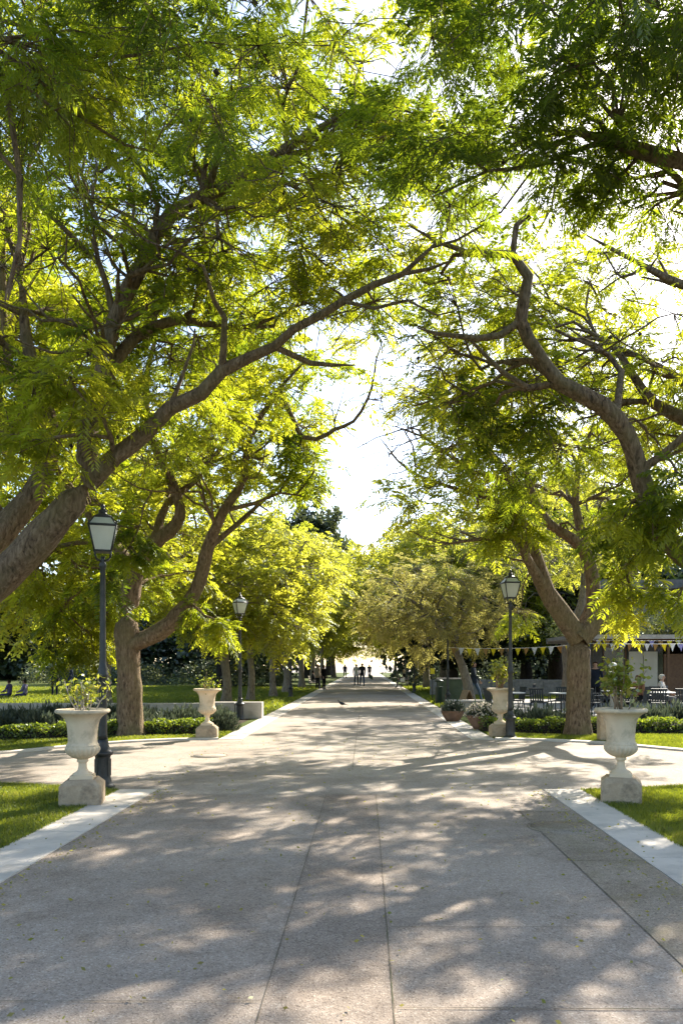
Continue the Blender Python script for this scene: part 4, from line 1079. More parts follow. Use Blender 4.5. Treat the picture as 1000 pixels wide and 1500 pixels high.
def urn_plant(x, y, z, h, spread, n_st, n_leaf, lsz, seed, label, name='potted_plant', tint=(.2, 1.0), dry=False, skew=0.0):
    g = np.random.default_rng(seed)
    root = empty(name, (x, y, z), 0, label, 'plant', 'plants growing in the urns')
    mb = MB(); tips = []
    for k in range(n_st):
        a = g.uniform(0, 2 * PI); r = abs(g.normal(0, .5)) * spread
        hh = h * g.uniform(.5, 1.0)
        p0 = Vector((math.cos(a) * .05, math.sin(a) * .05, -.02)); p3 = Vector((math.cos(a) * r + skew * hh, math.sin(a) * r, hh))
        pts = []
        for t in (0, .25, .5, .75, 1):
            q = p0.lerp(p3, t); q.z += .10 * h * math.sin(PI * t) * (1 - 2 * (r > spread * .8))
            q += Vector(g.normal(0, .012, 3)); pts.append(q)
        mb.tube(pts, .007 + .006 * g.random(), 5, 0, .003)
        tips += [pts[2].lerp(pts[3], .5), pts[3], pts[3].lerp(pts[4], .5), pts[4]]
        if g.random() < .6:
            b = pts[2]; e = b + Vector(g.normal(0, spread * .4, 3)) + Vector((0, 0, .08 * h)); mb.tube([b, b.lerp(e, .5) + Vector((0, 0, .02)), e], .005, 4, 0, .002); tips += [e, b.lerp(e, .6)]
    mb.build('stem', M['wood' if not dry else 'wood_pale'], root)
    tips = np.array([tuple(t) for t in tips])
    C = tips[g.integers(0, len(tips), n_leaf)] + g.normal(0, 1, (n_leaf, 3)) * np.array([.05, .05, .04]) * (spread / .2)
    V, Fq = card_mesh(g, C, lsz, .3, .55)
    mesh_np('foliage', V, Fq, [M['leaf_urn']], None, np.clip(g.uniform(tint[0], tint[1], n_leaf), 0, 1), False, root)
    return root
urn_plant(-3.26, 9.12, 1.03, .46, .24, 14, 360, .052, 1, 'half dry leggy plant with pale twigs in the front left urn', tint=(.4, 1), dry=True)
urn_plant(3.0, 9.3, 1.03, .64, .27, 14, 440, .078, 2, 'tall leafy plant with several stems in the front right urn', tint=(.35, 1.0))
urn_plant(-3.47, 17.25, 1.03, .30, .26, 9, 200, .05, 3, 'low leafy plant in the urn near the second left lamp', tint=(.1, .9))
urn_plant(3.0, 17.6, 1.03, .72, .30, 14, 520, .075, 4, 'bushy sunlit plant in the urn behind the right lamp', tint=(.5, 1))

# square stone post in the verge behind the front right urn
sp = MB(); sp.box((0, 0, .29), (.26, .26, .58), 0, None, 1.0, .015); sp.box((0, 0, .605), (.30, .30, .05), 0, None, 1.0, .01)
tag(sp.build('stone_post', M['plinth'], None, (5.05, 16.6, 0)), 'short square stone post in the verge just behind the front right urn', 'post')

# ------------------------------------------------------------------ lamp posts
def lamp_post(x, y, rz, label, s=1.0):
    r = empty('lamp_post', (x, y, 0), rz, label, 'lamp post', 'black iron lamp posts along the avenue')
    r.scale = (s, s, s)
    b = MB()
    b.lathe([(.155, 0), (.155, .03), (.135, .045), (.118, .06), (.108, .10), (.100, .14), (.098, .40), (.102, .42), (.13, .44), (.135, .47), (.12, .485), (.10, .50), (.088, .53), (.075, .56), (.07, .60), (.068, .64)], 20, cap=True)
    for k in range(8):
        a = k * PI / 4
        b.box((math.cos(a) * .1, math.sin(a) * .1, .27), (.012, .03, .22), 0, Matrix.Rotation(a, 3, 'Z'))
    b.build('base', M['iron'], r)
    p = MB()
    p.lathe([(.062, .62), (.056, .70), (.052, 1.0), (.05, 1.42), (.056, 1.44), (.070, 1.47), (.072, 1.51), (.058, 1.54), (.062, 1.57), (.048, 1.61), (.043, 1.7), (.038, 2.3), (.034, 2.9), (.042, 2.92), (.048, 2.95), (.036, 2.98), (.028, 3.02), (.028, 3.06)], 16)
    p.build('pole', M['iron'], r)
    br = MB()      # cradle under the lantern
    for k in range(4):
        a = k * PI / 2 + PI / 4
        d = Vector((math.cos(a), math.sin(a), 0))
        br.tube([d * .03 + Vector((0, 0, 3.0)), d * .10 + Vector((0, 0, 3.02)), d * .135 + Vector((0, 0, 3.07)), d * .148 + Vector((0, 0, 3.13))], .011, 6)
    br.build('bracket', M['iron'], r)
    z0, z1, z2, z3 = 3.13, 3.46, 3.575, 3.60     # lantern bottom, eaves, roof top
    h0, h1, h2 = .105, .172, .105
    ln = empty('lantern', (0, 0, 0)); ln.parent = r
    fr = MB()
    sq = [(-1, -1), (1, -1), (1, 1), (-1, 1)]
    for i in range(4):
        (ax, ay), (bx, by) = sq[i], sq[(i + 1) % 4]
        fr.tube([(ax * h0, ay * h0, z0), (ax * h1, ay * h1, z1)], .012, 6)
        fr.tube([(ax * h1, ay * h1, z1), (ax * h2, ay * h2, z2)], .011, 6)
        for hh, zz, rr in ((h0, z0, .013), (h1, z1, .017), (h2, z2, .013)):
            fr.tube([(ax * hh, ay * hh, zz), (bx * hh, by * hh, zz)], rr, 6)
        fr.lathe([(.016, z1 + .01), (.012, z1 + .035), (.001, z1 + .05)], 6, (ax * h1, ay * h1, 0))
    fr.box((0, 0, z0 - .008), (2 * h0, 2 * h0, .012))
    fr.build('frame', M['iron'], ln)
    for i in range(4):
        (ax, ay), (bx, by) = sq[i], sq[(i + 1) % 4]
        g = MB(); k = .985
        def quad(ha, za, hb, zb, o):
            q = [Vector((ax * ha * k, ay * ha * k, za)), Vector((bx * ha * k, by * ha * k, za)), Vector((bx * hb * k, by * hb * k, zb)), Vector((ax * hb * k, ay * hb * k, zb))]
            nrm = (q[1] - q[0]).cross(q[3] - q[0]).normalized() * .004
            c = sum(q, Vector()) / 4
            q = [c + (p_ - c) * .965 for p_ in q]
            vs = [p_ + nrm for p_ in q] + [p_ - nrm for p_ in q]
            g.add(vs, [(0, 1, 2, 3), (7, 6, 5, 4), (0, 4, 5, 1), (1, 5, 6, 2), (2, 6, 7, 3), (3, 7, 4, 0)])
        quad(h0, z0 + .008, h1, z1 - .01, 0); quad(h1, z1 + .012, h2, z2 - .008, 0)
        g.build('pane', M['pane'], ln)
    cp = MB()
    cp.lathe([(.12, z2 + .0), (.125, z2 + .015), (.10, z2 + .03), (.06, z2 + .05), (.045, z2 + .075), (.062, z2 + .085), (.05, z2 + .10), (.028, z2 + .12), (.024, z2 + .135), (.034, z2 + .15), (.02, z2 + .172), (.001, z2 + .19)], 16)
    cp.build('cap', M['iron'], ln)
    bl = MB(); bl.lathe([(.02, 3.14), (.02, 3.22), (.035, 3.25), (.045, 3.30), (.035, 3.35), (.001, 3.37)], 12); bl.build('bulb', M['white_paint'], ln)
    return r
lamp0 = lamp_post(-3.44, 10.3, .3, 'tall black lamp post standing behind the front left urn', .99)
def lamp(x, y, rz, label, s=1.0):
    return dup(lamp0, (x, y, 0), rz, label, (s, s, s))
lamp(3.17, 17.2, .15, 'black lamp post in front of the half hidden right urn', .985)
lamp(-3.7, 23.2, .5, 'black lamp post beside the low wall end, second on the left', 1.0)
lamp(-3.75, 39.5, .3, 'black lamp post far down the left side, its lantern lost in leaves', 1.0)
lamp(3.2, 30.6, .1, 'black lamp post behind the stone slab that carries the bunting', .98)
lamp(2.85, 46, .0, 'black lamp post far down the right side near the bench', .98)

# ------------------------------------------------------------------ beds: walls, hedges, lavender
def wall_obj(name, cells, label, mat='wallstone', cat='wall'):
    mb = MB()
    for c, sz in cells: mb.box(c, sz, 0, None, 1.0, .012)
    return tag(mb.build(name, M[mat]), label, cat)
wall_obj('low_wall', [((-4.2 - k * 1.62, 24.25, .22), (1.6, .3, .44)) for k in range(9)], 'long low pale stone wall between the left flower bed and the lawn')
wall_obj('wall_block', [((-4.32, 23.75, .25), (.8, .42, .5)), ((-3.5, 23.75, .25), (.8, .42, .5))], 'pale stone block at the end of the low wall by the second left lamp', cat='block')
wall_obj('stone_bench', [((3.42, 26.6, .19), (1.25, .5, .38)), ((3.42, 26.55, .41), (1.4, .6, .06))], 'pale stone slab seat behind the planter bowls on the right', cat='bench')
wall_obj('rubble_wall', [((4.2 + k * 1.5, 42.0, .42), (1.49, .4, .84 + .05 * (k % 2))) for k in range(8)], 'grey stone wall at the back of the cafe terrace', 'rubble')

def hedge(pts, w, h, label, seed, n):
    g = np.random.default_rng(seed)
    P, _ = catmull([(x, y, 0) for x, y in pts], [0] * len(pts), .12)
    T = unit(np.gradient(P, axis=0)); S = np.stack([-T[:, 1], T[:, 0], 0 * T[:, 0]], 1)
    i = g.integers(0, len(P), n)
    a = g.uniform(0, PI, n)
    rr = 1 - np.abs(g.normal(0, .12, n))
    bump = 1 + .14 * np.sin(P[i, 0] * 5.1) * np.sin(P[i, 0] * 2.3 + 1) + .08 * np.sin(P[i, 0] * 13)
    C = P[i] + S[i] * (np.cos(a) * w / 2 * rr * bump)[:, None] + T[i] * g.normal(0, .06, (n, 1))
    C[:, 2] = np.abs(np.sin(a)) ** .6 * h * rr * bump + .02
    V, Fq = card_mesh(g, C, .062, .15, .55)
    k = len(P)
    root = empty('low_hedge', (0, 0, 0), 0, label, 'hedge', 'low hedges edging the flower beds')
    mesh_np('foliage', V, Fq, [M['leaf_hedge']], None, np.clip(g.normal(.5, .2, n), 0, 1), False, root)
    core = MB(); L = len(P)
    ww = w * .36; vs = []
    for p, s_ in zip(P, S):
        for dx, z in ((-ww, 0), (-ww, h * .55), (-ww * .5, h * .75), (ww * .5, h * .75), (ww, h * .55), (ww, 0)): vs.append((p[0] + s_[0] * dx, p[1] + s_[1] * dx, z))
    fs = [(q * 6 + j, q * 6 + j + 1, q * 6 + 7 + j, q * 6 + 6 + j) for q in range(L - 1) for j in range(5)] + [tuple(range(5, -1, -1)), tuple((L - 1) * 6 + j for j in range(6))]
    core.add(vs, fs); core.build('twig_core', M['bark_dark'], root)
hedge([(-13, 16.0), (-9, 16.5), (-7.2, 17.1), (-5.9, 17.85), (-4.7, 18.2), (-3.75, 18.55)], .6, .32, 'low bright green hedge curving along the left flower bed', 41, 15000)
hedge([(2.95, 19.3), (3.6, 19.0), (4.4, 18.8), (6, 18.75), (8, 18.85), (12, 18.9)], .6, .32, 'low bright green hedge along the right flower bed', 42, 12000)

def bush(name, R, h, mat, n, lsz, seed, flowers=0):
    g = np.random.default_rng(seed)
    root = empty(name, (0, 0, 0))
    v = unit(g.normal(0, 1, (n, 3))); v[:, 2] = np.abs(v[:, 2])
    rr = g.uniform(.45, 1.05, n)[:, None] * (1 + .22 * np.sin(4 * np.arctan2(v[:, 1], v[:, 0]) + seed)[:, None])
    C = v * rr * np.array([R, R, h]); C[:, 2] += .02
    # upright narrow sprigs
    d = unit(v * .8 + np.array([0, 0, .8]) + g.normal(0, .25, (n, 3))); w = unit(np.cross(d, g.normal(0, 1, (n, 3))))
    s = lsz * g.uniform(.6, 1.4, (n, 1))
    V = np.stack([C - d * s * .5, C + w * s * .13, C + d * s * .5, C - w * s * .13], 1).reshape(-1, 3)
    mesh_np('foliage', V, np.arange(4 * n).reshape(-1, 4), [M[mat]], None, np.clip(g.normal(.5, .25, n), 0, 1), False, root)
    mb = MB()
    for k in range(9):
        a = g.uniform(0, 2 * PI); mb.tube([(0, 0, 0), (math.cos(a) * R * .3, math.sin(a) * R * .3, h * .4), (math.cos(a) * R * .6, math.sin(a) * R * .6, h * .8)], .012, 4, 0, .004)
    mb.build('stem', M['bark_dark'], root)
    if flowers:
        vf = unit(g.normal(0, 1, (flowers, 3))); vf[:, 2] = np.abs(vf[:, 2])
        Cf = vf * g.uniform(.9, 1.12, (flowers, 1)) * np.array([R, R, h]); Vf, Ff = card_mesh(g, Cf, .055, .2, .9)
        mesh_np('flowers' if False else 'blossom', Vf, Ff, [M['petal']], None, g.random(flowers), False, root)
    return root
lav = bush('lavender_bush', .46, .40, 'leaf_lavender', 1500, .16, 51)
rg = random.Random(9)
LL = 'grey green lavender bush among its like in the left flower bed'
LR = 'grey green lavender bush among its like in the right flower bed'
first = True
def put_lav(x, y, s, label, group):
    global first
    if first:
        lav.location = (x, y, 0); lav['label'] = label; lav.scale = (s, s, s); o = lav; first = False
    else: o = dup(lav, (x, y, 0), rg.uniform(0, 6), label, (s, s, s * rg.uniform(.85, 1.15)))
    o['category'] = 'bush'; o['group'] = group
for k in range(9):
    for j in range(3):
        x = -4.1 - k * .98 + rg.uniform(-.15, .15); y = 19.5 + j * 1.35 + rg.uniform(-.2, .2) - max(0, (-x - 7)) * .25 * (j == 0)
        put_lav(x, y, rg.uniform(.8, 1.15), LL, 'lavender bushes in the left bed')
for k in range(10):
    for j in range(2):
        x = 3.7 + k * .95 + rg.uniform(-.15, .15); y = 19.9 + j * 1.2 + rg.uniform(-.2, .2)
        put_lav(x, y, rg.uniform(.85, 1.2), LR, 'lavender bushes in the right bed')
sb = bush('rounded_shrub', .55, .7, 'leaf_lavender', 2600, .14, 52)
sb.location = (-3.6, 19.35, 0); sb.scale = (.8, .8, .72); tag(sb, 'dark rounded shrub at the foot of the second left lamp post', 'shrub')

# planter bowls at the edge of the right bed
def planter(x, y, label, plabel, seed, flowers, s=1.0):
    r = empty('planter_bowl', (x, y, 0), 0, label, 'planter', 'round planter bowls beside the right kerb')
    b = MB(); b.lathe([(.16, 0), (.19, .02), (.27, .14), (.325, .26), (.34, .29), (.345, .31), (.325, .315), (.30, .29), (.26, .24)], 28, cap=False); b.build('bowl', M['terracotta'], r)
    so = MB(); so.lathe([(.29, .265), (.15, .28), (.001, .285)], 20, cap=False); so.build('soil', M['soil'], r)
    r.scale = (s, s, s)
    p = bush('flowering_plant' if flowers else 'potted_plant', .36 * s, .30 * s, 'leaf_urn' if not flowers else 'leaf_lavender', 900, .10, seed, flowers)
    p.location = (x, y, .27 * s); tag(p, plabel, 'plant')
planter(2.5, 22.5, 'brown planter bowl with green leaves in front of the stone slab', 'low green plant in the brown planter bowl before the stone slab', 61, 25)
planter(2.92, 19.7, 'planter bowl under pale blossom left of the half hidden right urn', 'spreading cream flowered plant left of the half hidden right urn', 62, 520, 1.15)


# ------------------------------------------------------------------ cafe terrace
kx, ky = 9.6, 33.5
K = empty('cafe_kiosk', (kx, ky, 0), 0, 'low cafe kiosk with cream panels and flat overhanging roof behind the terrace', 'kiosk')
def part(name, cells, mat, parent, ch=0.0):
    mb = MB()
    for c, s_ in cells: mb.box(c, s_, 0, None, 1.0, ch)
    return mb.build(name, M[mat] if isinstance(mat, str) else mat, parent)
part('wall', [((.3, .11, 1.3), (.4, .2, 2.6)), ((2.22, .11, 1.3), (1.3, .2, 2.6)), ((5.3, .11, 1.3), (2.0, .2, 2.6)), ((3.15, 2.6, 1.3), (6.1, .2, 2.6)), ((.2, 1.35, 1.3), (.2, 2.2, 2.6)), ((6.2, 1.35, 1.3), (.2, 2.2, 2.6))], 'wood_grey', K)
for x in (1.92, 2.54): part('panel', [((x, -.01, 1.45), (.59, .03, 1.5))], 'render', K)
d_ = part('door', [((3.55, .06, 1.05), (.85, .06, 2.1))], 'wood_brown', K)
part('handle', [((3.22, .01, 1.05), (.03, .05, .14))], 'iron', d_)
for x, w_ in ((1.03, 1.0), (3.0, .22), (4.15, .3)): part('window', [((x, .1, 1.3), (w_, .04, 2.3))], 'dark_glass', K)
part('window_frame', [((.56, .05, 1.35), (.05, .06, 2.1)), ((1.5, .05, 1.35), (.05, .06, 2.1)), ((1.03, .05, 2.4), (.98, .06, .05)), ((1.03, .05, .32), (.98, .06, .05))], 'wood_brown', K)
roof_ = part('roof', [((3.0, .9, 2.80), (8.2, 4.6, .14)), ((3.0, 3.22, 2.74), (8.3, .06, .26))], 'roof', K)
part('fascia', [((3.0, -1.432, 2.78), (8.3, .06, .17))], 'wallstone', K)
part('beam', [((3.0, -.9, 2.66), (7.9, .1, .13)), ((3.0, -.3, 2.66), (7.9, .1, .13))], 'wood_brown', K)
for x in (-.9, 2.95, 6.9): part('post', [((x, -.9, 1.3), (.1, .1, 2.59))], 'wood_brown', K)
g = np.random.default_rng(71)
n = 9000
cc = np.stack([g.uniform(-1, 7, 40), g.uniform(-1, 2.6, 40), g.uniform(.05, .75, 40)], 1)
ids = g.integers(0, 40, n)
C = cc[ids] + g.normal(0, 1, (n, 3)) * np.array([.42, .35, .26]); C[:, 2] = np.abs(C[:, 2]) + .05
V, Fq = card_mesh(g, C, .13, .1, .5)
rc = empty('roof_creeper', (kx, ky, 2.87), 0, 'grey green creeper spread over the cafe kiosk roof', 'creeper')
mesh_np('foliage', V, Fq, [M['leaf_olive']], None, np.clip(g.normal(.5, .25, n), 0, 1), False, rc)
st = MB()
for k in range(16):
    x = g.uniform(-1, 6.8); st.tube([(x, g.uniform(-1, 2), .02), (x + g.normal(0, .4), g.uniform(-1, 2), .3), (x + g.normal(0, .8), g.uniform(-1, 2), .7)], .025, 5, 0, .01)
st.build('stem', M['bark_pale'], rc)

bx0, by0 = 13.0, 47.0
HB = empty('stone_house', (bx0, by0, 0), 0, 'grey stone house half hidden in the trees behind the kiosk', 'house')
part('wall', [((5, 2, 3.1), (10, 4, 6.2))], 'rubble', HB)
part('roof', [((5, 2, 6.32), (10.6, 4.6, .24)), ((5, 2, 6.62), (9.0, 3.2, .36))], 'roof', HB)
for xx in (1.2, 3.6, 6.0, 8.4):
    for zz in (1.9, 4.5):
        wn = part('window', [((xx, -.01, zz), (.9, .06, 1.4))], 'dark_glass', HB)
        part('frame', [((xx - .5, -.02, zz), (.08, .1, 1.56)), ((xx + .5, -.02, zz), (.08, .1, 1.56)), ((xx, -.02, zz + .74), (.92, .1, .08)), ((xx, -.04, zz - .76), (1.1, .16, .1))], 'wallstone', wn)
def chair_proto():
    r = empty('terrace_chair', (0, 0, 0))
    s = MB(); s.box((0, 0, .43), (.46, .44, .03), 0, None, 1.0, .008)
    s.build('seat', M['plastic_dark'], r)
    b = MB()
    R = Matrix.Rotation(-.18, 3, 'X')
    for k in range(6): b.box((-.19 + k * .076, .25, .66), (.045, .018, .40), 0, R)
    b.box((0, .285, .86), (.47, .025, .06), 0, R); b.box((0, .222, .48), (.45, .022, .05), 0, R)
    b.build('backrest', M['plastic_dark'], r)
    for sx in (-1, 1):
        a = MB(); a.box((sx * .25, .03, .66), (.05, .46, .022), 0, None, 1.0, .006); a.tube([(sx * .25, -.17, .44), (sx * .25, -.19, .65)], .016, 6); a.build('armrest', M['plastic_dark'], r)
        for sy in (-1, 1):
            l = MB(); l.tube([(sx * .21, sy * .19, .42), (sx * .245, sy * .235, 0)], .02, 6, 0, .015); l.build('leg', M['plastic_dark'], r)
    return r
chair0 = chair_proto()
def table_proto():
    r = empty('terrace_table', (0, 0, 0))
    t = MB(); t.lathe([(.38, .71), (.40, .715), (.40, .735), (.38, .74), (.001, .741)], 28); t.build('tabletop', M['table_top'], r)
    p = MB(); p.lathe([(.03, .03), (.028, .4), (.03, .70)], 10); p.build('pedestal', M['iron'], r)
    f = MB()
    for k in range(4):
        a = k * PI / 2; f.tube([(0, 0, .08), (math.cos(a) * .18, math.sin(a) * .18, .05), (math.cos(a) * .29, math.sin(a) * .29, .015)], .018, 6)
    f.build('foot', M['iron'], r)
    return r
table0 = table_proto()
CH = [(4.05, 24.6, 1.9, 'dark chair nearest the avenue, left of the half hidden right urn'),
      (5.0, 26.2, -1.3, 'dark chair just behind the half hidden right urn plant'),
      (5.5, 24.9, 2.6, 'dark chair with its back turned at the table right of the right lamp post'),
      (6.4, 25.9, -.6, 'dark chair on the far side of the table left of the thick pale trunk'),
      (7.15, 24.7, 2.2, 'dark chair close to the left edge of the thick pale trunk'),
      (7.9, 28.6, .3, 'dark chair just right of the thick pale trunk'),
      (8.35, 25.2, 3.0, 'dark chair seen through the tall urn plant at front right'),
      (9.15, 24.5, 2.8, 'dark chair with solid back right of the front right urn plant'),
      (9.75, 26.4, -.4, 'dark chair across the table under the kiosk panels'),
      (10.25, 24.8, 3.4, 'dark chair at the right edge with its back to the lavender'),
      (10.6, 27.4, .5, 'dark chair by the kiosk door at the right edge'),
      (9.0, 30.0, 1.2, 'dark chair farthest back beneath the kiosk window'),
      (4.5, 25.9, .4, 'dark chair on the far side of the table by the half hidden right urn'),
      (6.9, 25.4, -1.4, 'dark chair at the right of the table left of the thick pale trunk'),
      (7.7, 26.6, 1.2, 'dark chair left of the round table behind the tall urn plant'),
      (9.9, 24.3, 2.5, 'dark chair in the foremost row just behind the lavender at right'),
      (11.3, 26.6, -.5, 'dark chair cut by the right edge beyond the last table'),
      (6.2, 30.2, -2.0, 'dark chair farthest back left of the thick pale trunk')]
for k, (x, y, rz, lab) in enumerate(CH):
    if k == 0: chair0.location = (x, y, .004); chair0.rotation_euler = (0, 0, rz); chair0['label'] = lab; o = chair0
    else: o = dup(chair0, (x, y, .004), rz, lab)
    o['category'] = 'chair'; o['group'] = 'dark chairs on the cafe terrace'
TB = [(4.7, 25.1, 'pale round table beside the half hidden right urn'), (6.2, 24.9, 'pale round table between the right lamp post and the thick trunk'),
      (8.5, 27.0, 'pale round table right of the thick pale trunk, behind the tall urn plant'), (9.6, 25.4, 'pale round table in front of the kiosk panels'), (10.9, 25.9, 'pale round table at the right edge of the terrace')]
for k, (x, y, lab) in enumerate(TB):
    if k == 0: table0.location = (x, y, .004); table0['label'] = lab; o = table0
    else: o = dup(table0, (x, y, .004), k * .5, lab)
    o['category'] = 'table'; o['group'] = 'round tables on the cafe terrace'

# small pale garden lantern on a post behind the tall urn plant
r = empty('garden_lantern', (6.55, 20.8, 0), 0, 'small white capped lantern on a stone post behind the tall urn plant', 'lantern')
mb = MB(); mb.box((0, 0, .66), (.13, .13, 1.32), 0, None, .9, 0); mb.box((0, 0, 1.35), (.26, .26, .05), 0, None, 1, .01); mb.build('post', M['wallstone'], r)
mb = MB(); mb.lathe([(.085, 1.385), (.095, 1.42), (.095, 1.56), (.085, 1.585)], 16); mb.build('shade', M['pane'], r)
mb = MB(); mb.lathe([(.125, 1.585), (.12, 1.61), (.08, 1.655), (.03, 1.68), (.001, 1.685)], 16); mb.build('cap', M['white_paint'], r)

# bunting
def bunting(a, b, sag, nflag, label, seed, mats):
    g = random.Random(seed)
    A, B = Vector(a), Vector(b)
    r = empty('bunting', A, 0, label, 'bunting', 'bunting strung beside the avenue')
    cur = lambda t: (B - A) * t - Vector((0, 0, sag * 4 * t * (1 - t)))
    mb = MB(); mb.tube([cur(k / 24) for k in range(25)], .006, 4); mb.build('cord', M['white_paint'], r)
    for k in range(nflag):
        t = (k + .6) / (nflag + .2); p = cur(t); d = (cur(t + .01) - cur(t - .01)).normalized()
        w = .105; h = .29 * g.uniform(.95, 1.05); tw = Vector((g.gauss(0, .03), g.gauss(.0, .05), 0))
        f = MB(); up = Vector((0, 0, -.004)); n_ = Vector((-d.y, d.x, 0)).normalized() * .0015
        q = [p - d * w + up, p + d * w + up, p + Vector((0, 0, -h)) + tw, p + Vector((0, 0, -h * .5)) + tw * .2 + n_ * 8]
        front = [q[0], q[1], q[3] + d * w * .5, q[2], q[3] - d * w * .5]
        f.add([x + n_ for x in front] + [x - n_ for x in front], [(0, 1, 2, 4), (4, 2, 3), (9, 7, 6, 5), (8, 7, 9), (0, 5, 6, 1), (1, 6, 7, 2), (2, 7, 8, 3), (3, 8, 9, 4), (4, 9, 5, 0)])
        f.build('flag', M[mats[k % len(mats)]], r)
bunting((3.22, 30.4, 2.3), (8.3, 29.0, 2.42), .10, 17, 'string of triangular flags between the right row lamp post and the thick trunk', 1, ['flag_brown', 'flag_white', 'flag_yellow', 'flag_white', 'flag_brown', 'flag_yellow', 'flag_brown', 'flag_brown', 'flag_yellow'])
bunting((8.3, 29.0, 2.42), (14.6, 29.6, 2.5), .05, 19, 'lower string of triangular flags in front of the kiosk roof edge', 2, ['flag_brown', 'flag_yellow', 'flag_white', 'flag_lilac', 'flag_brown', 'flag_yellow', 'flag_white'])
bunting((8.8, 31.6, 2.64), (16.0, 31.6, 2.66), .05, 20, 'upper string of triangular flags right under the kiosk roof edge', 3, ['flag_yellow', 'flag_lilac', 'flag_brown', 'flag_yellow', 'flag_white', 'flag_brown'])
mb = MB(); mb.tube([(0, 0, 0), (0, 0, 2.5)], .035, 8, 0, .028); mb.lathe([(.09, 0), (.08, .03), (.04, .05)], 12)
tag(mb.build('bunting_pole', M['iron'], None, (8.3, 29.05, .004)), 'thin dark pole where the bunting strings meet behind the thick trunk', 'pole')

# bins, cabinet, folding board, benches
r = empty('litter_bin', (3.05, 32.6, 0), 0, 'slim dark green litter bin standing beside the right kerb', 'bin')
mb = MB(); mb.lathe([(.15, .02), (.155, .04), (.16, .70), (.165, .72)], 18); mb.build('body', M['dark_green'], r)
mb = MB(); mb.lathe([(.19, .93), (.2, .95), (.16, .99), (.05, 1.03), (.001, 1.035)], 18)
for k in range(3): mb.tube([(.13 * math.cos(k * 2.1), .13 * math.sin(k * 2.1), .7), (.15 * math.cos(k * 2.1), .15 * math.sin(k * 2.1), .95)], .012, 6)
mb.build('lid', M['dark_green'], r)
r = empty('utility_cabinet', (3.65, 34.0, 0), 0, 'boxy dull green cabinet behind the litter bin on the right', 'cabinet')
part('body', [((0, 0, .52), (1.05, .5, .96))], 'green_paint', r, .015)
part('door', [((-.26, -.255, .52), (.48, .012, .84)), ((.26, -.255, .52), (.48, .012, .84))], 'green_paint', r)
part('lid', [((0, 0, 1.03), (1.15, .6, .06))], 'rubble', r, .01)
part('base', [((0, 0, .02), (1.1, .55, .04))], 'rubble', r)
r = empty('sign_post', (3.0, 35.2, 0), 0, 'small yellow green plate on a thin post above the litter bin', 'sign')
mb = MB(); mb.tube([(0, 0, 0), (0, 0, 1.5)], .02, 8); mb.build('post', M['iron'], r)
part('plate', [((0, -.03, 1.36), (.2, .012, .26))], 'yellow_paint', r)
r = empty('folding_board', (3.55, 27.6, 0), .2, 'brown folding board standing behind the stone slab', 'board')
for s_ in (-1, 1):
    mb = MB(); R = Matrix.Rotation(s_ * .0, 3, 'X'); 
    mb.add([(-.0 + s_ * .30, -.32, 0), (s_ * .30, .32, 0), (s_ * .015, .32, .72), (s_ * .015, -.32, .72), (s_ * .33, -.32, 0), (s_ * .33, .32, 0), (s_ * .04, .32, .735), (s_ * .04, -.32, .735)],
           [(0, 1, 2, 3), (7, 6, 5, 4), (0, 4, 5, 1), (1, 5, 6, 2), (2, 6, 7, 3), (3, 7, 4, 0)]); mb.build('panel', M['wood'], r)

def bench(x, y, rz, label):
    r = empty('park_bench', (x, y, .004), rz, label, 'bench', 'park benches facing the avenue')
    for k in range(4): part('slat', [((0, -.17 + k * .115, .44), (1.7, .095, .03))], 'wood_pale', r, .006) if False else None
    part('seat', [((0, -.17 + k * .115, .44), (1.7, .095, .03)) for k in range(4)], 'wood_pale', r)
    mb = MB(); R = Matrix.Rotation(-.22, 3, 'X')
    for k in range(3): mb.box((0, .26 + k * .028, .58 + k * .125), (1.7, .025, .095), 0, R)
    mb.build('backrest', M['wood_pale'], r)
    for sx in (-.7, .7):
        mb = MB(); mb.tube([(sx, -.22, 0), (sx, -.2, .42), (sx, .2, .42), (sx, .32, .92)], .022, 6); mb.tube([(sx, .26, 0), (sx, .2, .42)], .022, 6); mb.tube([(sx, -.22, .42), (sx, -.23, .62), (sx, .24, .64)], .018, 6)
        mb.build('leg', M['iron'], r)
    return r
bench(2.75, 56, PI / 2 + PI, 'pale slatted bench on the right of the avenue with a seated person')
bench(-3.6, 54.5, PI / 2, 'pale slatted bench on the left of the avenue behind the standing people')
bench(2.9, 76, -PI / 2, 'far pale bench under the right row of trees')

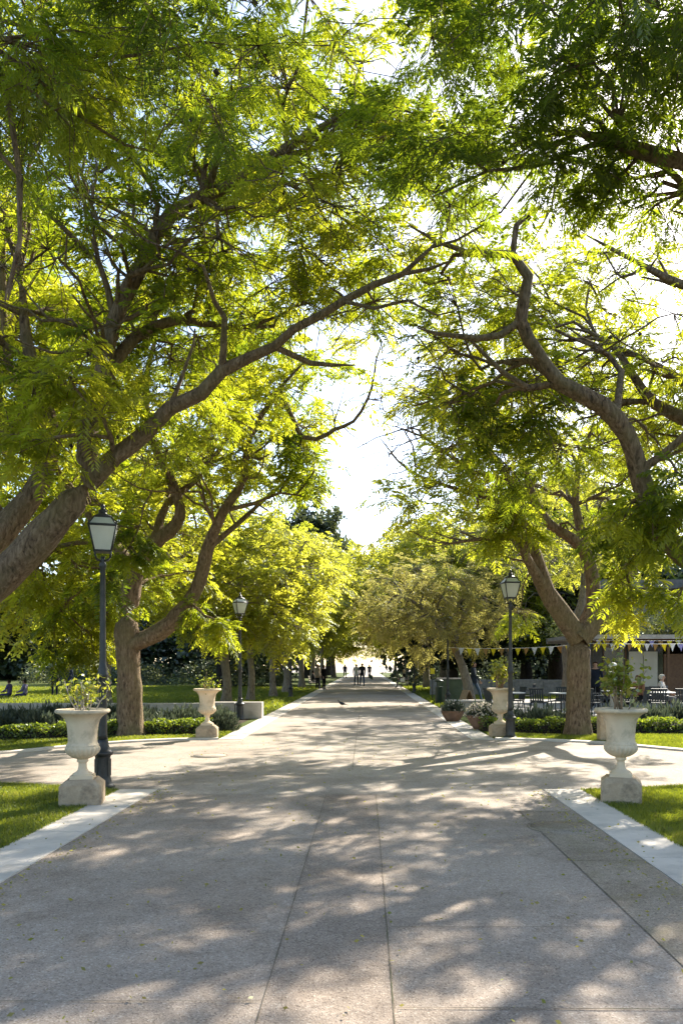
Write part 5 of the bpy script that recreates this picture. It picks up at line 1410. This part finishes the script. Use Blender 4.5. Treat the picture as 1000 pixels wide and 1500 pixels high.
# ------------------------------------------------------------------ people
def person(label, loc, rz, pose, top, legs, hair, h=1.70, shoe=(.02, .02, .02), longhair=False, group=None, skirt=False, bag=None):
    """one continuous skinned figure; faces -Y before rz"""
    root = empty('person', loc, rz, label, 'person', group)
    k = h / 1.70
    J = {}
    if pose == 'sit':
        J = dict(pel=(0, .05, .52), spi=(0, .09, .74), che=(0, .08, .97), nek=(0, .05, 1.10), hb=(0, .04, 1.16), hm=(0, .02, 1.235), ht=(0, .035, 1.305))
        for s, n in ((-1, 'l'), (1, 'r')):
            J.update({n + 'sh': (s * .18, .07, 1.03), n + 'el': (s * .25, -.02, .78), n + 'wr': (s * .14, -.25, .68), n + 'ha': (s * .11, -.33, .665),
                      n + 'hi': (s * .095, .03, .50), n + 'kn': (s * .11, -.42, .50), n + 'an': (s * .11, -.44, .09), n + 'to': (s * .12, -.60, .04)})
    else:
        w = {'stand': 0.0, 'walk': .28, 'walk2': -.24}[pose]
        J = dict(pel=(0, 0, .93), spi=(0, .01, 1.14), che=(0, .01, 1.36), nek=(0, .01, 1.49), hb=(0, 0, 1.55), hm=(0, -.02, 1.625), ht=(0, 0, 1.695))
        for s, n in ((-1, 'l'), (1, 'r')):
            q = s * w
            bend = max(0, -q) * .5
            J.update({n + 'sh': (s * .185, .01, 1.425), n + 'el': (s * .245, .03 + q * .5, 1.15), n + 'wr': (s * .235, -.06 + q * .75 - .05, .93), n + 'ha': (s * .225, -.085 + q * .8 - .05, .85),
                      n + 'hi': (s * .095, 0, .90), n + 'kn': (s * .105, -.03 - q * .65 - bend * .15, .50), n + 'an': (s * .105, .03 - q * 1.25 + bend * .5, .09 + bend * .35), n + 'to': (s * .12, -.13 - q * 1.25 + bend * .4, .035 + bend * .15)})
    E = [('pel', 'spi'), ('spi', 'che'), ('che', 'nek'), ('nek', 'hb'), ('hb', 'hm'), ('hm', 'ht')]
    for n in 'lr': E += [('che', n + 'sh'), (n + 'sh', n + 'el'), (n + 'el', n + 'wr'), (n + 'wr', n + 'ha'), ('pel', n + 'hi'), (n + 'hi', n + 'kn'), (n + 'kn', n + 'an'), (n + 'an', n + 'to')]
    Rr = dict(pel=(.155, .125), spi=(.145, .115), che=(.165, .125), nek=(.058, .058), hb=(.065, .07), hm=(.082, .10), ht=(.055, .065), sh=(.075, .075), el=(.052, .052), wr=(.034, .034), ha=(.042, .03), hi=(.098, .105), kn=(.066, .068), an=(.047, .05), to=(.042, .035))
    names = list(J)
    me = bpy.data.meshes.new('body')
    me.from_pydata([tuple(c * k for c in J[n]) for n in names], [(names.index(a), names.index(b)) for a, b in E], [])
    tmp = bpy.data.objects.new('body_tmp', me); COL.objects.link(tmp)
    tmp.modifiers.new('skin', 'SKIN')
    if not me.skin_vertices: me.attributes.new  # the modifier adds the layer itself
    sv = me.skin_vertices[0].data
    for i, n in enumerate(names):
        r_ = Rr.get(n) or Rr[n[1:]]
        sv[i].radius = (r_[0] * k, r_[1] * k); sv[i].use_root = (n == 'pel')
    ss = tmp.modifiers.new('sub', 'SUBSURF'); ss.levels = 1; ss.render_levels = 1
    dg = bpy.context.evaluated_depsgraph_get()
    em = bpy.data.meshes.new_from_object(tmp.evaluated_get(dg))
    bpy.data.objects.remove(tmp); 
    V = [tuple(v.co) for v in em.vertices]; Fs = [tuple(p.vertices) for p in em.polygons]
    seg = [(Vector(J[a]) * k, Vector(J[b]) * k, a, b) for a, b in E]
    def near(p):
        best = None
        for a, b, na, nb in seg:
            d = b - a; t = max(0, min(1, (p - a).dot(d) / d.dot(d))); q = (p - a - d * t).length
            if best is None or q < best[0]: best = (q, na, nb, t)
        return best[1:]
    mi = []
    for f in Fs:
        c = sum((Vector(V[i]) for i in f), Vector()) / len(f)
        na, nb, t = near(c)
        e = nb if nb in ('nek', 'hb', 'hm', 'ht', 'pel', 'spi', 'che') else nb[1:]
        if e in ('hb', 'hm', 'ht') or (e == 'nek' and t > .75) or e == 'ha': mi.append(3)
        elif e in ('kn', 'an') or (e == 'hi'): mi.append(1)
        elif e == 'to': mi.append(2)
        else: mi.append(0 if not (e == 'spi' and t < .12) else 1)
    mb = MB(); mb.v = V; mb.f = Fs; mb.m = mi; mb.sm = [True] * len(Fs)
    # fingers and thumb, closed softly
    for s, n in ((-1, 'l'), (1, 'r')):
        H = Vector(J[n + 'ha']) * k; W = Vector(J[n + 'wr']) * k; d = (H - W).normalized(); sd = d.cross(Vector((1, 0, 0))).normalized()
        for q, (o_, L_) in enumerate(((-.03, .07), (-.01, .08), (.01, .076), (.03, .06))):
            b = H + sd * o_; mb.tube([b, b + d * L_ * .55, b + d * L_ * .9 - Vector((s * .02, 0, 0))], .010, 5, 3, .008)
        b = H - d * .03 - sd * .03; mb.tube([b, b - sd * .025 + d * .02, b - sd * .03 + d * .05], .011, 5, 3, .009)
    hm = Vector(J['hm']) * k
    mb.lathe([(.016, -.02), (.012, .0), (.004, .03)], 6, hm + Vector((0, -.098 * k, -.01)), 3)
    for s in (-1, 1):
        mb.lathe([(.001, -.009), (.009, 0), (.001, .009)], 6, hm + Vector((s * .033, -.088 * k, .012)), 2)
        mb.lathe([(.006, -.03), (.014, 0), (.006, .03)], 6, hm + Vector((s * .083, .01, -.005)), 3)
    mb.box(hm + Vector((0, -.088 * k, -.055)), (.045, .012, .008), 4)
    sk = M.setdefault('skin', cloth('skin', (.42, .26, .19)))
    def cm(c):
        key = 'cloth_' + '_'.join(f'{x:.2f}' for x in c)
        if key not in M: M[key] = cloth('cloth', c)
        return M[key]
    mb.build('body', [cm(top), cm(legs), cm(shoe), sk, cm((.30, .12, .10))], root)
    hr = MB()
    hr.lathe([(.001, .105), (.045, .098), (.078, .07), (.096, .03), (.098, -.01), (.09, -.05 if not longhair else -.16), (.07, -.07 if not longhair else -.22)], 14, hm + Vector((0, .018 * k, .0)), 0,
             lambda r_, z, a: r_ * (1.12 if math.sin(a) > -.35 else (1.05 if z > .055 else .62)), cap=False)
    hr.build('hair', cm(hair), root)
    if skirt or pose != 'sit':
        j = MB(); z0, z1 = (.80, 1.12)
        j.lathe([(.165 * k, z0 * k), (.172 * k, (z0 + .1) * k), (.162 * k, 1.02 * k), (.15 * k, z1 * k)], 16, (0, 0, 0), 0, lambda r_, z, a: r_ * (1.0 if abs(math.cos(a)) > .6 else .9), cap=False)
        j.build('jacket_hem', cm(top), root)
    return root
def bag(name, x, y, z, s, mat, label):
    mb = MB(); mb.box((0, 0, s * .4), (s, s * .45, s * .8), 0, None, .88, .02); mb.tube([(-s * .25, 0, s * .75), (-s * .2, 0, s * 1.1), (s * .2, 0, s * 1.1), (s * .25, 0, s * .75)], .012, 5)
    tag(mb.build(name, mat, None, (x, y, z)), label, 'bag')
NAVY, BLACK, JEAN, BEIGE, GREY = (.025, .03, .05), (.012, .012, .014), (.05, .075, .14), (.36, .29, .21), (.16, .16, .17)
person('person in dark coat and trousers standing by the left kerb', (-2.75, 52, .004), 1.0, 'stand', BLACK, BLACK, (.03, .02, .015), 1.6)
person('person in beige jacket standing beside the left bench', (-3.25, 53.4, .004), .8, 'stand', BEIGE, BLACK, (.05, .03, .02), 1.66)
person('person in black sitting on the left bench', (-3.55, 54.2, .004), PI / 2, 'sit', BLACK, GREY, (.02, .015, .012), 1.6)
person('person in navy jacket and jeans walking towards the camera, right of the pair', (-.25, 61, .004), .1, 'walk', NAVY, JEAN, (.05, .04, .035), 1.75)
person('person in white top and dark trousers walking, left of the pair', (-.72, 62, .004), -.1, 'walk2', (.6, .6, .62), (.05, .055, .07), (.03, .02, .015), 1.68)
person('person in dark clothes walking far off at the left of the avenue', (-2.6, 100, .004), .2, 'walk', NAVY, NAVY, (.03, .02, .02), 1.72)
person('person in dark blue far off at the right of the pair', (.5, 98, .004), 0, 'stand', NAVY, JEAN, (.03, .02, .02), 1.72)
person('person in dark coat sitting on the right bench', (2.7, 56.2, .004), -PI / 2, 'sit', BLACK, GREY, (.4, .33, .2), 1.66, longhair=True)
bag('shoulder_bag', 2.62, 55.3, .46, .32, M['white_paint'], 'white bag on the right bench next to the seated person')
person('person in dark jacket and jeans walking behind the planter bowls', (4.75, 34.5, .004), 1.2, 'walk', (.03, .04, .06), (.08, .12, .19), (.02, .015, .012), 1.72)
person('person in dark jacket with pale sleeve stripes standing just right of the thick trunk', (8.6, 29.4, .004), -.5, 'stand', (.02, .025, .04), BLACK, (.03, .015, .01), 1.72)
person('person in pale grey top sitting at the right edge table', (10.15, 26.8, .004), 1.0, 'sit', (.55, .52, .48), GREY, (.5, .47, .42), 1.65)
person('person in brown top sitting under the kiosk panels', (9.2, 26.6, .004), -.9, 'sit', (.22, .11, .06), BLACK, (.10, .05, .03), 1.62)
# stools carry the two café guests
for (x, y, lab) in ((10.15, 26.86, 'dark stool under the guest in pale grey at the right edge'), (9.2, 26.66, 'dark stool under the guest in brown near the kiosk panels')):
    r = empty('terrace_stool', (x, y, .004), 0, lab, 'stool', 'dark stools on the cafe terrace')
    mb = MB(); mb.lathe([(.19, .40), (.2, .41), (.19, .43), (.001, .432)], 16); mb.build('seat', M['plastic_dark'], r)
    for k in range(4):
        a = k * PI / 2 + .7; mb = MB(); mb.tube([(math.cos(a) * .13, math.sin(a) * .13, .41), (math.cos(a) * .2, math.sin(a) * .2, 0)], .015, 6); mb.build('leg', M['plastic_dark'], r)
person('person in dark blue with white hair standing on the left lawn', (-16.4, 41.5, 0), .3, 'stand', NAVY, NAVY, (.6, .6, .6), 1.68)
person('person in violet trousers standing on the left lawn beside the white haired one', (-15.8, 41.9, 0), -.4, 'stand', (.04, .05, .08), (.11, .09, .17), (.05, .04, .03), 1.6)
for x, lab in ((-18.4, 'person in violet sitting at the left edge of the far lawn'), (-17.6, 'person in lilac sitting on the far lawn, second from the left edge')):
    person(lab, (x, 40.5, -.38), .2 + x * .1, 'sit', (.12, .10, .22) if x < -18 else (.22, .2, .32), (.05, .05, .12), (.04, .03, .02), 1.6)

# pigeon walking on the avenue
def pigeon(x, y, rz):
    r = empty('pigeon', (x, y, .004), rz, 'dark grey pigeon walking on the avenue centre', 'bird')
    mb = MB()
    spine = [((.0, .17, .115), .008), ((.0, .11, .13), .030), ((0, .04, .145), .055), ((0, -.03, .16), .064), ((0, -.085, .185), .05), ((0, -.115, .225), .032), ((0, -.128, .255), .027), ((0, -.14, .27), .024), ((0, -.155, .272), .012), ((0, -.175, .266), .006)]
    vs = []; fs = []; sg = 12
    for (c, rr) in spine:
        for i in range(sg):
            a = 2 * PI * i / sg; vs.append((c[0] + rr * math.cos(a) * .92, c[1], c[2] + rr * math.sin(a)))
    for q in range(len(spine) - 1):
        for i in range(sg): fs.append((q * sg + i, q * sg + sg + i, q * sg + sg + (i + 1) % sg, q * sg + (i + 1) % sg))
    fs += [tuple(range(sg)), tuple((len(spine) - 1) * sg + i for i in range(sg - 1, -1, -1))]
    mb.add(vs, fs, 0, True)
    mb.add([(-.03, .12, .12), (.03, .12, .12), (.04, .26, .085), (-.04, .26, .085), (-.03, .12, .135), (.03, .12, .135), (.04, .26, .093), (-.04, .26, .093)], [(3, 2, 1, 0), (4, 5, 6, 7), (0, 1, 5, 4), (1, 2, 6, 5), (2, 3, 7, 6), (3, 0, 4, 7)], 0)
    for s in (-1, 1): mb.lathe([(.001, -.005), (.006, 0), (.001, .005)], 6, (s * .022, -.146, .275), 1)
    mb.build('body', [cloth('pigeon_feather', (.07, .075, .085)), M['plastic_dark']], r)
    for s in (-1, 1):
        w = MB(); w.add([(s * .052, -.06, .18), (s * .062, .0, .185), (s * .050, .08, .155), (s * .022, .19, .125), (s * .05, .06, .115), (s * .064, -.02, .125), (s * .07, .0, .155)],
                        [(0, 1, 6), (1, 2, 6), (2, 3, 4), (2, 4, 6), (4, 5, 6), (5, 0, 6)]); w.build('wing', cloth('pigeon_wing', (.045, .048, .055)), r)
        l = MB(); l.tube([(s * .022, .0, .10), (s * .024, .012 - s * .02, .05), (s * .024, -.0 - s * .03, .006)], .005, 5)
        for a in (-.5, 0, .5): l.tube([(s * .024, -s * .03, .006), (s * .024 + math.sin(a) * .03, -s * .03 - math.cos(a) * .03, .004)], .003, 4)
        l.build('leg', M['terracotta'], r)
pigeon(-.9, 30.0, -1.9)

# ------------------------------------------------------------------ light, sky, camera
AZ, EL = math.radians(30), math.radians(36)
w = bpy.data.worlds.new('World'); sc.world = w; w.use_nodes = True
nt = w.node_tree; nt.nodes.clear()
sky = nt.nodes.new('ShaderNodeTexSky'); sky.sky_type = 'NISHITA'; sky.sun_disc = False
sky.sun_elevation = EL; sky.sun_rotation = AZ
sky.air_density = 1.0; sky.dust_density = 1.0; sky.ozone_density = 1.0
bg = nt.nodes.new('ShaderNodeBackground'); bg.inputs['Strength'].default_value = 0.13
wo = nt.nodes.new('ShaderNodeOutputWorld')
nt.links.new(sky.outputs['Color'], bg.inputs['Color']); nt.links.new(bg.outputs['Background'], wo.inputs['Surface'])
sd = Vector((math.sin(AZ) * math.cos(EL), math.cos(AZ) * math.cos(EL), math.sin(EL)))
L = bpy.data.lights.new('sun', 'SUN'); L.energy = 5.0; L.angle = math.radians(0.53); L.color = (1.0, .93, .80)
lo = bpy.data.objects.new('sun', L); COL.objects.link(lo)
lo.rotation_euler = (-sd).to_track_quat('-Z', 'Y').to_euler(); lo.location = sd * 60

cd = bpy.data.cameras.new('camera'); cam = bpy.data.objects.new('camera', cd); COL.objects.link(cam)
cam.location = (0, 0, EYE); cam.rotation_euler = (PI / 2, 0, 0)
cd.sensor_fit = 'AUTO'; cd.sensor_width = 36; cd.lens = F / 1500 * 36
cd.shift_x = -(CX - 500) / 1500; cd.shift_y = (CY - 750) / 1500
cd.clip_start = .05; cd.clip_end = 3000
sc.camera = cam

sc.view_settings.view_transform = 'Standard'; sc.view_settings.look = 'None'
sc.view_settings.exposure = 1.5; sc.view_settings.gamma = 1.0
cy = sc.cycles
cy.max_bounces = 7; cy.diffuse_bounces = 4; cy.glossy_bounces = 2; cy.transmission_bounces = 3; cy.transparent_max_bounces = 6
cy.caustics_reflective = False; cy.caustics_refractive = False
cy.use_denoising = True
cy.sample_clamp_indirect = 6
